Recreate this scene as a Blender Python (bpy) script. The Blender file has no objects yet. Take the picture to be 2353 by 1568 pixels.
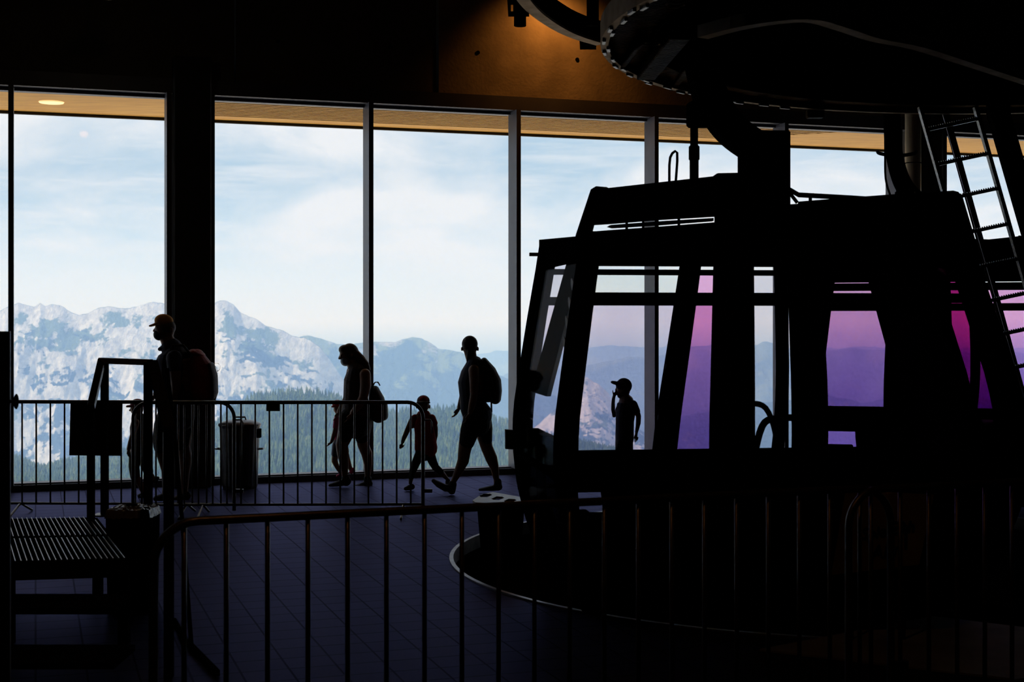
import bpy, bmesh, math, random
import numpy as np
from mathutils import Vector, Matrix
R = math.radians
random.seed(7)
SC = bpy.context.scene
COL = SC.collection
# ------------------------------------------------------------------ camera
F = 3268.0            # focal length in pixels of the 2353 wide frame
CH = 1.88             # eye height
HY, HX = 739.0, 1176.5
cd = bpy.data.cameras.new('camera'); cam = bpy.data.objects.new('camera', cd); COL.objects.link(cam)
cd.sensor_width = 36.0; cd.lens = F / 2353 * 36.0
cam.location = (0, 0, CH); cam.rotation_euler = (R(90), 0, 0)
cd.shift_y = -(784 - HY) / 2353
cd.clip_start = 0.05; cd.clip_end = 60000
cd.dof.use_dof = True; cd.dof.focus_distance = 15.0; cd.dof.aperture_fstop = 5.6
SC.camera = cam
# ------------------------------------------------------------------ world sky (thin cloud over pale blue)
W = bpy.data.worlds.new('sky'); SC.world = W; W.use_nodes = True
nt = W.node_tree; nt.nodes.clear()
def nn(t, kind, **kw):
    n = t.nodes.new(kind)
    for k, v in kw.items():
        if hasattr(n, k): setattr(n, k, v)
        else: n.inputs[k].default_value = v
    return n
def ramp(t, src, stops):
    r = t.nodes.new('ShaderNodeValToRGB'); el = r.color_ramp.elements
    while len(el) > 1: el.remove(el[-1])
    el[0].position = stops[0][0]; el[0].color = (*stops[0][1], 1)
    for p, c in stops[1:]:
        e = el.new(p); e.color = (*c, 1)
    t.links.new(src, r.inputs[0]); return r.outputs[0]
tc = nn(nt, 'ShaderNodeTexCoord')
sp = nn(nt, 'ShaderNodeSeparateXYZ'); nt.links.new(tc.outputs['Generated'], sp.inputs[0])
mr = nn(nt, 'ShaderNodeMapRange'); nt.links.new(sp.outputs['Z'], mr.inputs[0])
mr.inputs[1].default_value = -0.2; mr.inputs[2].default_value = 0.3
base = ramp(nt, mr.outputs[0], [(0.0, (.22,.27,.33)), (0.36, (.40,.48,.56)), (0.40, (.98,.98,.97)), (0.44, (.84,.91,.96)), (0.50, (.62,.75,.84)), (0.60, (.43,.58,.70)), (1.0, (.40,.58,.76))])
mp = nn(nt, 'ShaderNodeMapping'); mp.inputs['Scale'].default_value = (1, 1, 2.3); mp.inputs['Rotation'].default_value = (0, R(-14), R(3)); mp.inputs['Location'].default_value = (.33, .1, .12)
nt.links.new(tc.outputs['Generated'], mp.inputs[0])
no = nn(nt, 'ShaderNodeTexNoise', Scale=5.5, Detail=7.0, Roughness=.55, Distortion=.35); nt.links.new(mp.outputs[0], no.inputs[0])
cl = ramp(nt, no.outputs[0], [(0.40, (0,0,0)), (0.56, (.9,.9,.9)), (.7, (1,1,1))])
mp2 = nn(nt, 'ShaderNodeMapping'); mp2.inputs['Scale'].default_value = (1, 1, 9); mp2.inputs['Rotation'].default_value = (0, R(2), 0)
nt.links.new(tc.outputs['Generated'], mp2.inputs[0])
no2 = nn(nt, 'ShaderNodeTexNoise', Scale=9.0, Detail=6.0, Roughness=.6); nt.links.new(mp2.outputs[0], no2.inputs[0])
cl2 = ramp(nt, no2.outputs[0], [(0.42, (0,0,0)), (0.65, (.55,.55,.55))])
mxa = nn(nt, 'ShaderNodeMix', data_type='FLOAT'); 
mx1 = nt.nodes.new('ShaderNodeMath'); mx1.operation = 'MAXIMUM'; nt.links.new(cl, mx1.inputs[0]); nt.links.new(cl2, mx1.inputs[1])
up = ramp(nt, mr.outputs[0], [(.36, (0,0,0)), (.5, (1,1,1))])
mx2 = nt.nodes.new('ShaderNodeMath'); mx2.operation = 'MULTIPLY'; nt.links.new(mx1.outputs[0], mx2.inputs[0]); nt.links.new(up, mx2.inputs[1])
mix = nt.nodes.new('ShaderNodeMixRGB'); mix.inputs[2].default_value = (.90,.90,.905,1)
nt.links.new(mx2.outputs[0], mix.inputs[0]); nt.links.new(base, mix.inputs[1])
bg = nn(nt, 'ShaderNodeBackground', Strength=1.0); nt.links.new(mix.outputs[0], bg.inputs[0])
wo = nt.nodes.new('ShaderNodeOutputWorld'); nt.links.new(bg.outputs[0], wo.inputs[0])
# ------------------------------------------------------------------ sun
sl = bpy.data.lights.new('sun', 'SUN'); sl.energy = 4.8; sl.angle = R(.6); sl.color = (1, .95, .87)
sun = bpy.data.objects.new('sun', sl); COL.objects.link(sun)
SUNV = Vector((-.78, -.29, .47)).normalized()
sun.rotation_euler = SUNV.to_track_quat('Z', 'Y').to_euler()
# ------------------------------------------------------------------ colour management
vs = SC.view_settings; vs.view_transform = 'Standard'; vs.look = 'None'; vs.gamma = 1.0; vs.exposure = 0.0; vs.use_curve_mapping = False
SC.cycles.max_bounces = 8; SC.cycles.diffuse_bounces = 3; SC.cycles.transparent_max_bounces = 24; SC.cycles.volume_bounces = 2
SC.cycles.caustics_reflective = False; SC.cycles.caustics_refractive = False

# ================================================================== helpers
def mat(name, col, rough=.6, metal=0.0, col2=None, scale=20.0, bump=0.0, bscale=None, spec=.3, stretch=None, emit=None, edge=None):
    m = bpy.data.materials.new(name); m.use_nodes = True; t = m.node_tree
    b = t.nodes['Principled BSDF']; b.inputs['Roughness'].default_value = rough; b.inputs['Metallic'].default_value = metal
    b.inputs['Specular IOR Level'].default_value = spec
    if edge: b.inputs['Specular Tint'].default_value = (*edge, 1)
    tcn = nn(t, 'ShaderNodeTexCoord'); mpn = nn(t, 'ShaderNodeMapping'); t.links.new(tcn.outputs['Object'], mpn.inputs[0])
    if stretch: mpn.inputs['Scale'].default_value = stretch
    n = nn(t, 'ShaderNodeTexNoise', Scale=scale, Detail=5.0); t.links.new(mpn.outputs[0], n.inputs[0])
    c2 = col2 or tuple(c * .75 for c in col)
    t.links.new(ramp(t, n.outputs[0], [(.35, c2), (.65, col)]), b.inputs['Base Color'])
    if bump:
        n2 = nn(t, 'ShaderNodeTexNoise', Scale=bscale or scale * 3, Detail=4.0); t.links.new(mpn.outputs[0], n2.inputs[0])
        bp = nn(t, 'ShaderNodeBump', Strength=bump, Distance=.01); t.links.new(n2.outputs[0], bp.inputs['Height']); t.links.new(bp.outputs[0], b.inputs['Normal'])
    if emit:
        b.inputs['Emission Color'].default_value = (*emit[0], 1); b.inputs['Emission Strength'].default_value = emit[1]
    return m
def glass(name, tint, tint2=None, refl=.02, zgrad=None):
    m = bpy.data.materials.new(name); m.use_nodes = True; t = m.node_tree; t.nodes.clear()
    tr = nn(t, 'ShaderNodeBsdfTransparent'); gl = nn(t, 'ShaderNodeBsdfGlossy', Roughness=.02)
    gl.inputs[0].default_value = (1, 1, 1, 1)
    tcn = nn(t, 'ShaderNodeTexCoord'); n = nn(t, 'ShaderNodeTexNoise', Scale=2.2, Detail=4.0); t.links.new(tcn.outputs['Object'], n.inputs[0])
    src = n.outputs[0]
    if zgrad:      # interference film whose hue runs down the pane
        sz = nn(t, 'ShaderNodeSeparateXYZ'); t.links.new(tcn.outputs['Object'], sz.inputs[0]); mz = nn(t, 'ShaderNodeMapRange'); t.links.new(sz.outputs['Z'], mz.inputs[0])
        mz.inputs[1].default_value, mz.inputs[2].default_value = zgrad; av = nn(t, 'ShaderNodeMath', operation='MULTIPLY_ADD'); t.links.new(n.outputs[0], av.inputs[0]); av.inputs[1].default_value = .5; t.links.new(mz.outputs[0], av.inputs[2])
        sb = nn(t, 'ShaderNodeMath', operation='SUBTRACT'); t.links.new(av.outputs[0], sb.inputs[0]); sb.inputs[1].default_value = .25; src = sb.outputs[0]
    t.links.new(ramp(t, src, [(.05 if zgrad else .35, tuple(c ** .5 for c in tint)), (.95 if zgrad else .65, tuple(c ** .5 for c in (tint2 or tint)))]), tr.inputs[0])   # a pane has two faces
    mixn = nn(t, 'ShaderNodeMixShader'); fr = nn(t, 'ShaderNodeFresnel', IOR=1.45)
    mu = nn(t, 'ShaderNodeMath'); mu.operation = 'MULTIPLY'; mu.inputs[1].default_value = refl; t.links.new(fr.outputs[0], mu.inputs[0]); t.links.new(mu.outputs[0], mixn.inputs[0]); t.links.new(tr.outputs[0], mixn.inputs[1]); t.links.new(gl.outputs[0], mixn.inputs[2])
    o = nn(t, 'ShaderNodeOutputMaterial'); t.links.new(mixn.outputs[0], o.inputs[0]); return m

M = dict(
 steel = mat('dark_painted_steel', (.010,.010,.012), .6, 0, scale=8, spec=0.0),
 galv = mat('galvanised_steel', (.26,.26,.28), .42, .8, (.18,.18,.2), 14, .15),
 rail = mat('barrier_tube_steel', (.16,.15,.14), .38, .8, (.10,.09,.08), 30, .05),
 frame = mat('anodised_window_frame', (.095,.095,.125), .45, .1, scale=3),
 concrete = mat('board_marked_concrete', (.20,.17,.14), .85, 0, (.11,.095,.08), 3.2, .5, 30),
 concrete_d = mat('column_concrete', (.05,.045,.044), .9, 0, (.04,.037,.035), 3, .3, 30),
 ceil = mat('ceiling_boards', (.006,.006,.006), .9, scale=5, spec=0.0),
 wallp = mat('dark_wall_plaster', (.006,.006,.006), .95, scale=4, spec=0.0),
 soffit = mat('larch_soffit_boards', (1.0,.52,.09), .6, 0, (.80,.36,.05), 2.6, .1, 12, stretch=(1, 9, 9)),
 fascia = mat('fascia_flashing', (.03,.028,.027), .6),
 black = mat('black_plastic', (.004,.004,.005), .7, scale=15, spec=0.0),
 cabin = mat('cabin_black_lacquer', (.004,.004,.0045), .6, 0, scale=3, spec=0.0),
 rubber = mat('rubber', (.012,.012,.012), .8),
 machine = mat('oiled_machine_steel', (.12,.105,.09), .36, 1.0, (.02,.02,.02), 9, .4, 40, edge=(.17,.15,.13)),
 machined = mat('matt_black_steel', (.004,.004,.004), .9, 0, scale=6, spec=0.0),
 trough = mat('galvanised_beam', (.34,.28,.24), .5, 1.0, (.2,.17,.14), 8, .2, edge=(.4,.36,.32)),
 tread = mat('checker_tread', (.30,.30,.34), .35, .8, (.12,.12,.14), 60, 1.0, 70),
 board = mat('brown_board', (.045,.032,.026), .7, scale=5, spec=0.0),
 yboard = mat('yellow_poster', (.30,.22,.06), .7, scale=4),
 ink = mat('black_ink', (.005,.005,.005), .7),
 bag = mat('clear_film', (.35,.34,.38), .18, 0, (.2,.2,.22), 20, 1.0, 25),
 skin = mat('skin', (.30,.17,.12), .55, 0, scale=30),
 skin_d = mat('tanned_skin', (.26,.15,.10), .55, 0, scale=30),
 hair_d = mat('dark_hair', (.03,.02,.015), .6, 0, scale=60, bump=.4),
 hair_g = mat('grey_hair', (.12,.11,.10), .7, 0, scale=80, bump=.4),
 hair_b = mat('brown_hair', (.09,.05,.03), .6, 0, scale=60, bump=.4),
 navy = mat('navy_cotton', (.022,.028,.06), .85, 0, scale=25, bump=.3),
 blackc = mat('black_cotton', (.015,.014,.018), .9, 0, scale=25, bump=.3),
 greyc = mat('grey_check_cotton', (.12,.11,.12), .9, 0, (.05,.05,.06), 60, .3),
 camo = mat('green_camouflage_cotton', (.10,.10,.06), .9, 0, (.04,.045,.03), 22, .3),
 redc = mat('red_cotton', (.42,.03,.045), .85, 0, scale=25, bump=.3),
 redpack = mat('red_ripstop', (.40,.02,.02), .7, 0, (.22,.012,.012), 9, .3),
 pinkc = mat('pink_cotton', (.62,.08,.14), .85, 0, (.4,.05,.2), 30, .3),
 denim = mat('faded_denim', (.12,.12,.16), .9, 0, scale=30, bump=.3),
 yellowc = mat('yellow_cap_cotton', (.75,.36,.08), .85, 0, (.6,.27,.06), 25, .3),
 plumc = mat('plum_cap_cotton', (.26,.05,.09), .85, 0, scale=25),
 whitec = mat('white_mesh', (.4,.38,.42), .85, 0, scale=25),
 maskc = mat('blue_face_mask', (.42,.56,.70), .8, 0, scale=25),
 maskd = mat('dark_green_face_mask', (.03,.06,.05), .8, 0, scale=25),
 shoe = mat('dark_shoe_mesh', (.02,.02,.022), .8, 0, scale=40, bump=.3),
 packg = mat('charcoal_pack_nylon', (.045,.04,.04), .75, 0, scale=30, bump=.3),
 bin = mat('grey_bin_steel', (.13,.13,.14), .42, .7, (.08,.08,.09), 9, .2),
 trunk = mat('bark', (.10,.07,.05), .9),
)
G_STN = glass('station_glass', (.985,.99,.995), refl=.06)
G_LAV = glass('cabin_glass_lavender', (.74,.71,.80), (.80,.77,.84))
G_CLR = glass('cabin_glass_clear', (.84,.86,.86), (.9,.91,.9))
G_PUR = glass('cabin_glass_purple', (.50,.21,.66), (.92,.50,.80), zgrad=(1.0, 1.95))
G_PUR2 = glass('cabin_glass_deep_purple', (.30,.14,.42), (.72,.28,.58), zgrad=(1.0, 2.0))
G_MAG = glass('cabin_glass_magenta', (.26,.08,.24), (.44,.06,.26), zgrad=(1.0, 1.95))

def at(px, py, Y):
    """world point seen at a pixel of the photograph at distance Y in front of the camera"""
    return Vector(((px - HX) / F * Y, Y, CH - (py - HY) / F * Y))
def at_z(px, py, z):
    Y = (CH - z) * F / (py - HY); return Vector(((px - HX) / F * Y, Y, z))

def tag(o, label=None, cat=None, group=None, kind=None):
    if label: o['label'] = label
    if cat: o['category'] = cat
    if group: o['group'] = group
    if kind: o['kind'] = kind
    return o
def thing(name, loc, label, cat, group=None, rz=0):
    o = bpy.data.objects.new(name, None); COL.objects.link(o); o.location = loc; o.rotation_euler = (0, 0, rz)
    o.empty_display_size = .1
    return tag(o, label, cat, group)
def link_mesh(name, me, m, parent=None, loc=None):
    o = bpy.data.objects.new(name, me); COL.objects.link(o)
    if m is not None and not me.materials: me.materials.append(m)
    if parent is not None: o.parent = parent
    if loc is not None: o.location = loc
    return o
def obj(name, bm, m, parent=None, world=False, smooth=False, bevel=0):
    """bm in the parent's local space, or in world space (world=True: rebased on the parent)"""
    if bevel:
        bmesh.ops.bevel(bm, geom=[e for e in bm.edges if len(e.link_faces) == 2 and e.calc_face_angle(0) > .6], offset=bevel, segments=1, affect='EDGES')
    if world and parent is not None:
        mw = Matrix.LocRotScale(parent.location, parent.rotation_euler, None) if parent.parent is None else Matrix.LocRotScale(parent.parent.location, parent.parent.rotation_euler, None) @ Matrix.Translation(parent.location)
        bmesh.ops.transform(bm, matrix=mw.inverted(), verts=bm.verts)
    bmesh.ops.recalc_face_normals(bm, faces=bm.faces)
    me = bpy.data.meshes.new(name); bm.to_mesh(me); bm.free()
    if smooth:
        me.polygons.foreach_set('use_smooth', [True] * len(me.polygons))
    return link_mesh(name, me, m, parent)
def single(name, bm, m, label=None, cat=None, group=None, kind=None, smooth=False, origin=None, bevel=0):
    """a top-level thing that is one mesh, origin at its base"""
    if origin is None:
        co = [v.co for v in bm.verts]
        origin = Vector((sum(c.x for c in co) / len(co), sum(c.y for c in co) / len(co), min(c.z for c in co)))
    bmesh.ops.translate(bm, vec=-Vector(origin), verts=bm.verts)
    o = obj(name, bm, m, smooth=smooth, bevel=bevel); o.location = origin
    return tag(o, label, cat, group, kind)
def NB(): return bmesh.new()
def box(bm, c, s, rot=None):
    r = bmesh.ops.create_cube(bm, size=1.0)
    mt = Matrix.Translation(Vector(c)) @ (rot if rot is not None else Matrix.Identity(4)) @ Matrix.Diagonal((*s, 1))
    bmesh.ops.transform(bm, matrix=mt, verts=r['verts']); return bm
def bar(bm, a, b, w, h, up=(0, 0, 1)):
    """rectangular bar from a to b, w across, h along up"""
    a = Vector(a); b = Vector(b); d = b - a; L = d.length; d.normalize(); u = Vector(up)
    s = d.cross(u)
    if s.length < 1e-4: s = d.cross(Vector((1, 0, 0)))
    s.normalize(); u = s.cross(d).normalized()
    m = Matrix((s, d, u)).transposed().to_4x4()
    return box(bm, (a + b) / 2, (w, L, h), m)
def tube(bm, pts, r, n=10, close=False):
    pts = [Vector(p) for p in pts]; rings = []
    N = len(pts); rad = r if isinstance(r, (list, tuple)) else [r] * N
    prev = None
    for i, p in enumerate(pts):
        if close: d = pts[(i + 1) % N] - pts[i - 1]
        else: d = pts[min(i + 1, N - 1)] - pts[max(i - 1, 0)]
        d.normalize()
        if prev is None:
            a = d.cross(Vector((0, 0, 1)));
            if a.length < .1: a = d.cross(Vector((0, 1, 0)))
        else: a = prev - d * prev.dot(d)
        a.normalize(); prev = a; b = d.cross(a)
        rings.append([bm.verts.new(p + (a * math.cos(2 * math.pi * k / n) + b * math.sin(2 * math.pi * k / n)) * rad[i]) for k in range(n)])
    for i in range(N if close else N - 1):
        A, B = rings[i], rings[(i + 1) % N]
        for k in range(n): bm.faces.new((A[k], A[(k + 1) % n], B[(k + 1) % n], B[k]))
    if not close:
        bm.faces.new(rings[0][::-1]); bm.faces.new(rings[-1])
    return bm
def prism(bm, poly, depth):
    """polygon (3D points) extruded by vector depth"""
    depth = Vector(depth); a = [bm.verts.new(Vector(p)) for p in poly]; b = [bm.verts.new(Vector(p) + depth) for p in poly]
    n = len(a); bm.faces.new(a); bm.faces.new(b[::-1])
    for i in range(n): bm.faces.new((a[i], b[i], b[(i + 1) % n], a[(i + 1) % n]))
    return bm
def lathe(bm, prof, c=(0, 0, 0), n=32):
    rings = []
    for r, z in prof:
        rings.append([bm.verts.new((c[0] + r * math.cos(2 * math.pi * k / n), c[1] + r * math.sin(2 * math.pi * k / n), c[2] + z)) for k in range(n)])
    for A, B in zip(rings, rings[1:]):
        for k in range(n): bm.faces.new((A[k], A[(k + 1) % n], B[(k + 1) % n], B[k]))
    bm.faces.new(rings[0][::-1]); bm.faces.new(rings[-1]); return bm
def arc(c, r, a0, a1, n, ax=(1, 0, 0), ay=(0, 1, 0)):
    ax = Vector(ax); ay = Vector(ay)
    return [Vector(c) + ax * (r * math.cos(R(a0 + (a1 - a0) * i / n))) + ay * (r * math.sin(R(a0 + (a1 - a0) * i / n))) for i in range(n + 1)]
def spline(pts, n=8):
    """Catmull-Rom through points"""
    P = [Vector(p) for p in pts]; out = []
    for i in range(len(P) - 1):
        p0 = P[max(i - 1, 0)]; p1 = P[i]; p2 = P[i + 1]; p3 = P[min(i + 2, len(P) - 1)]
        for k in range(n):
            t = k / n
            out.append(.5 * ((2 * p1) + (-p0 + p2) * t + (2 * p0 - 5 * p1 + 4 * p2 - p3) * t * t + (-p0 + 3 * p1 - 3 * p2 + p3) * t ** 3))
    out.append(P[-1]); return out
def dup(root, loc, rz, label, group=None):
    r = root.copy(); COL.objects.link(r); r.location = loc; r.rotation_euler = (0, 0, rz)
    if label: r['label'] = label
    if group: r['group'] = group
    for ch in list(root.children):
        c = ch.copy(); COL.objects.link(c); c.parent = r
        for g in list(ch.children):
            d = g.copy(); COL.objects.link(d); d.parent = c
    return r

# ================================================================== the station shell
SL = .335; U = Vector((1, SL, 0)).normalized(); NRM = Vector((-U.y, U.x, 0))   # NRM points outdoors
P0 = Vector((0, 17.6, 0)); ROTW = math.atan2(SL, 1)
def wall(s, z, d=0.0): return P0 + U * s + NRM * d + Vector((0, 0, z))
def s_of(px, d=0.0):
    k = (px - HX) / F; q = P0 + NRM * d
    # k*Y = q.x + U.x*s ; Y = q.y + U.y*s
    return (k * q.y - q.x) / (U.x - k * U.y)
RW = Matrix.Rotation(ROTW, 4, 'Z')
def wbox(bm, s0, s1, z0, z1, d0, d1):
    c = wall((s0 + s1) / 2, (z0 + z1) / 2, (d0 + d1) / 2); return box(bm, c, (abs(s1 - s0), abs(d1 - d0), abs(z1 - z0)), RW)
XL, XR, YB, ZC = -8.0, 12.5, -4.0, 6.6
sL, sR = (XL - P0.x) / U.x, (XR - P0.x) / U.x
# floor with the round turning pit
PC, PR = Vector((2.6, 11.4, 0)), 3.08
bm = NB()
outer = [Vector((XL, YB, 0)), Vector((XR, YB, 0)), wall(sR, 0, .3), wall(sL, 0, .3)]
vo = [bm.verts.new(p) for p in outer]; eo = [bm.edges.new((vo[i], vo[(i + 1) % 4])) for i in range(4)]
vc = [bm.verts.new(PC + Vector((math.cos(a), math.sin(a), 0)) * PR) for a in [2 * math.pi * k / 96 for k in range(96)]]
ec = [bm.edges.new((vc[i], vc[(i + 1) % 96])) for i in range(96)]
bmesh.ops.triangle_fill(bm, use_beauty=True, edges=eo + ec)
fl = mat('floor_slate_tiles', (.05,.05,.06), .5)
t = fl.node_tree; b = t.nodes['Principled BSDF']
tcn = nn(t, 'ShaderNodeTexCoord'); mpn = nn(t, 'ShaderNodeMapping'); mpn.inputs['Rotation'].default_value = (0, 0, -ROTW); t.links.new(tcn.outputs['Object'], mpn.inputs[0])
br = nn(t, 'ShaderNodeTexBrick', Scale=1.0); br.inputs['Color1'].default_value = (.022,.023,.046,1); br.inputs['Color2'].default_value = (.016,.017,.036,1); br.inputs['Mortar'].default_value = (.004,.004,.006,1)
br.inputs['Mortar Size'].default_value = .006; br.inputs['Brick Width'].default_value = .26; br.inputs['Row Height'].default_value = .24; br.offset = 0.0
t.links.new(mpn.outputs[0], br.inputs[0]); t.links.new(br.outputs['Color'], b.inputs['Base Color'])
bp = nn(t, 'ShaderNodeBump', Strength=1.0, Distance=.006); bp.invert = True; t.links.new(br.outputs['Fac'], bp.inputs['Height']); t.links.new(bp.outputs[0], b.inputs['Normal'])
b.inputs['Roughness'].default_value = .6; b.inputs['Specular IOR Level'].default_value = 0
gls = nn(t, 'ShaderNodeBsdfGlossy', Roughness=.42); t.links.new(ramp(t, br.outputs['Fac'], [(0.0, (.14,.145,.27)), (1.0, (.08,.08,.15))]), gls.inputs[0]); t.links.new(bp.outputs[0], gls.inputs['Normal'])
lw = nn(t, 'ShaderNodeFresnel', IOR=1.22); msh = nn(t, 'ShaderNodeMixShader'); t.links.new(lw.outputs[0], msh.inputs[0]); t.links.new(b.outputs[0], msh.inputs[1]); t.links.new(gls.outputs[0], msh.inputs[2])
t.links.new(msh.outputs[0], t.nodes['Material Output'].inputs[0])
o = obj('floor', bm, fl); tag(o, kind='structure')
for f in o.data.polygons:
    pass
bm = NB(); lathe(bm, [(PR, -.9), (PR + .25, -.9), (PR + .25, -.03), (PR, -.03)], PC, 96)
bmesh.ops.delete(bm, geom=[f for f in bm.faces if len(f.verts) > 4], context='FACES_ONLY'); tag(obj('trim_1', bm, M['concrete_d']), kind='structure')
bm = NB(); lathe(bm, [(PR + .2, -.95), (PR + .2, -.9)], PC, 64); tag(obj('floor_2', bm, M['machined']), kind='structure')
bm = NB()   # bright metal edging of the pit
N = 120; prof = [(-.012, .012), (.02, .012), (.02, -.03), (-.012, -.10)]
rings = [[bm.verts.new(PC + Vector((math.cos(a), math.sin(a), 0)) * (PR + dr) + Vector((0, 0, dz))) for dr, dz in prof] for a in [2 * math.pi * k / N for k in range(N)]]
for i in range(N):
    for k in range(4): bm.faces.new((rings[i][k], rings[i][(k + 1) % 4], rings[(i + 1) % N][(k + 1) % 4], rings[(i + 1) % N][k]))
tag(obj('trim_2', bm, M['galv']), kind='structure')
# floor patch at lower right, window light painted into its paler colour
bm = NB(); prism(bm, [at_z(1745, 1497, .004), at_z(2353, 1568, .004), at_z(2700, 1500, .004), at_z(2353, 1446, .004), at_z(2142, 1421, .004)], (0, 0, .012))
tag(obj('floor_3', bm, mat('lit_concrete_patch', (.30,.28,.27), .7, 0, (.2,.19,.18), 3, .2)), kind='structure')
# ceiling and three closed walls
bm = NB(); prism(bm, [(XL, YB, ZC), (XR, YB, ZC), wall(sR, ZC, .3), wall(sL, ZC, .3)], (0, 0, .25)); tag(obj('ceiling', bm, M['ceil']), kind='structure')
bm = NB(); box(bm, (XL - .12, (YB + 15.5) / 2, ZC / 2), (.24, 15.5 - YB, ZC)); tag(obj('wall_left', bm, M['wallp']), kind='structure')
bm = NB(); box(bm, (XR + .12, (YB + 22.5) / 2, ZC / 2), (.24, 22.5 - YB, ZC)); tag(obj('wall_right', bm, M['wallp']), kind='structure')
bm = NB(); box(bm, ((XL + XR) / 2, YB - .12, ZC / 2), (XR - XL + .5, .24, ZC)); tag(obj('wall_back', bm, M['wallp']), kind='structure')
# window wall: concrete over the header, plinth under the sill
ZT, ZS = 4.47, .075
bm = NB(); seam = s_of(1000)
wbox(bm, seam + .012, s_of(1745), ZT + .17, ZC, -.12, .3); wbox(bm, s_of(1745) + .012, sR, ZT + .17, ZC, -.12, .3)
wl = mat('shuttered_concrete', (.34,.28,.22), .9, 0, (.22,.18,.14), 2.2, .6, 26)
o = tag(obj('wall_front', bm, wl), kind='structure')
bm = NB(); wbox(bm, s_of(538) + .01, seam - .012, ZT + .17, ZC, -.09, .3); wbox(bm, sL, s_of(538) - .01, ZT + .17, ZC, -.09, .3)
tag(obj('wall_front_left', bm, mat('shaded_shuttered_concrete', (.13,.11,.09), .9, 0, (.09,.075,.06), 2.2, .6, 26)), kind='structure')  # weaker lamp light left of the seam painted in as darker concrete
for px, py in ((1098, 121), (898, 106), (640, 95), (1326, 137)):   # tie holes with dark plugs
    bm = NB(); s = s_of(px, -.12); p = wall(s, 0, -.12); zz = CH - (py - HY) / F * p.y
    r_ = bmesh.ops.create_cone(bm, cap_ends=True, segments=16, radius1=.024, radius2=.024, depth=.02)
    bmesh.ops.transform(bm, matrix=Matrix.Translation(wall(s, zz, -.122 if px > 1000 else -.092)) @ RW @ Matrix.Rotation(R(90), 4, 'X'), verts=r_['verts'])
    obj('tie_hole_plug', bm, M['black'], o)
bm = NB(); wbox(bm, sL, sR, ZT + .003, ZT + .17, -.16, .3); tag(obj('trim_3', bm, M['frame']), kind='structure')
bm = NB(); wbox(bm, sL, sR, -.02, ZS - .005, -.10, .3); tag(obj('baseboard_front', bm, M['frame']), kind='structure')
# windows
MD = .30     # how far the mullion fins stand out into the room
front_px = [25, 389, 488, 853, 1192, 1509, 1808, 2070]
ms = [s_of(p, -MD + .04) for p in front_px]
spc = 1.84
ms = [ms[0] - spc * 1.0] + ms + [s_of(2172, -MD + .04)]
last = ms[-1]; ms += [last + spc * 1.35, last + spc * 2.4, last + spc * 3.4]
def mull(bm, s, w=.055, d0=-MD, d1=.06): wbox(bm, s - w / 2, s + w / 2, ZS, ZT, d0, d1)
pairs = []
i = 0
idx = 1
for k in range(len(ms) - 1):
    a, b_ = ms[k], ms[k + 1]
    if k in (2, 8): continue      # column bays
    d0 = -MD + .04
    bm = NB(); mull(bm, a, d0=d0)
    wbox(bm, a + .03, b_ - .03, ZS, ZS + .012, -.05, .06); wbox(bm, a + .03, b_ - .03, ZT - .035, ZT, -.02, .10)
    if k in (1, 7, len(ms) - 2): mull(bm, b_, d0=d0)
    org = wall(a, ZS, 0)
    bmesh.ops.translate(bm, vec=-org, verts=bm.verts)
    w_ = obj('window_%d' % idx, bm, M['frame']); w_.location = org; tag(w_, kind='structure')
    bm = NB(); wbox(bm, a + .02, b_ - .02, ZS + .005, ZT - .01, .012, .020); bmesh.ops.translate(bm, vec=-org, verts=bm.verts)
    obj('glass_pane', bm, G_STN, w_)
    idx += 1
# concrete columns standing in the wall
def column(pa, pb, name):
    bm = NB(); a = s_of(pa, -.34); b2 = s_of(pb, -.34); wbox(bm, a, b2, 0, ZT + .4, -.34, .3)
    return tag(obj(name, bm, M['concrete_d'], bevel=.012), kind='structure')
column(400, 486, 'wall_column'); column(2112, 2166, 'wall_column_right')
bm = NB(); p = at(2098, HY, 18.2); lathe(bm, [(.10, 0), (.10, 6.0)], (p.x, p.y, 0), 24)
o = single('steel_column', bm, mat('zinc_column', (.78,.66,.46), .4, .2, (.5,.42,.30), 3, .1, stretch=(1, 1, .4)), 'round pale steel column standing before the right concrete pier', 'column', smooth=True)
bm = NB(); lathe(bm, [(.103, 0), (.103, .012)], (0, 0, 3.9), 24); obj('joint_band', bm, M['machined'], o)

# roof overhang with larch soffit and slats
SO = 2.05; ZSf = 4.50
bm = NB(); wbox(bm, sL - 2, s_of(470, 1), ZSf, ZSf + .06, .1, SO)
sD = s_of(2010, 1.0)
wbox(bm, s_of(1990, .6), sR + 3, ZSf, ZSf + .06, .1, SO)
wbox(bm, s_of(470, 1), s_of(1990, .6), ZSf, ZSf + .06, SO - .32, SO)
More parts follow.
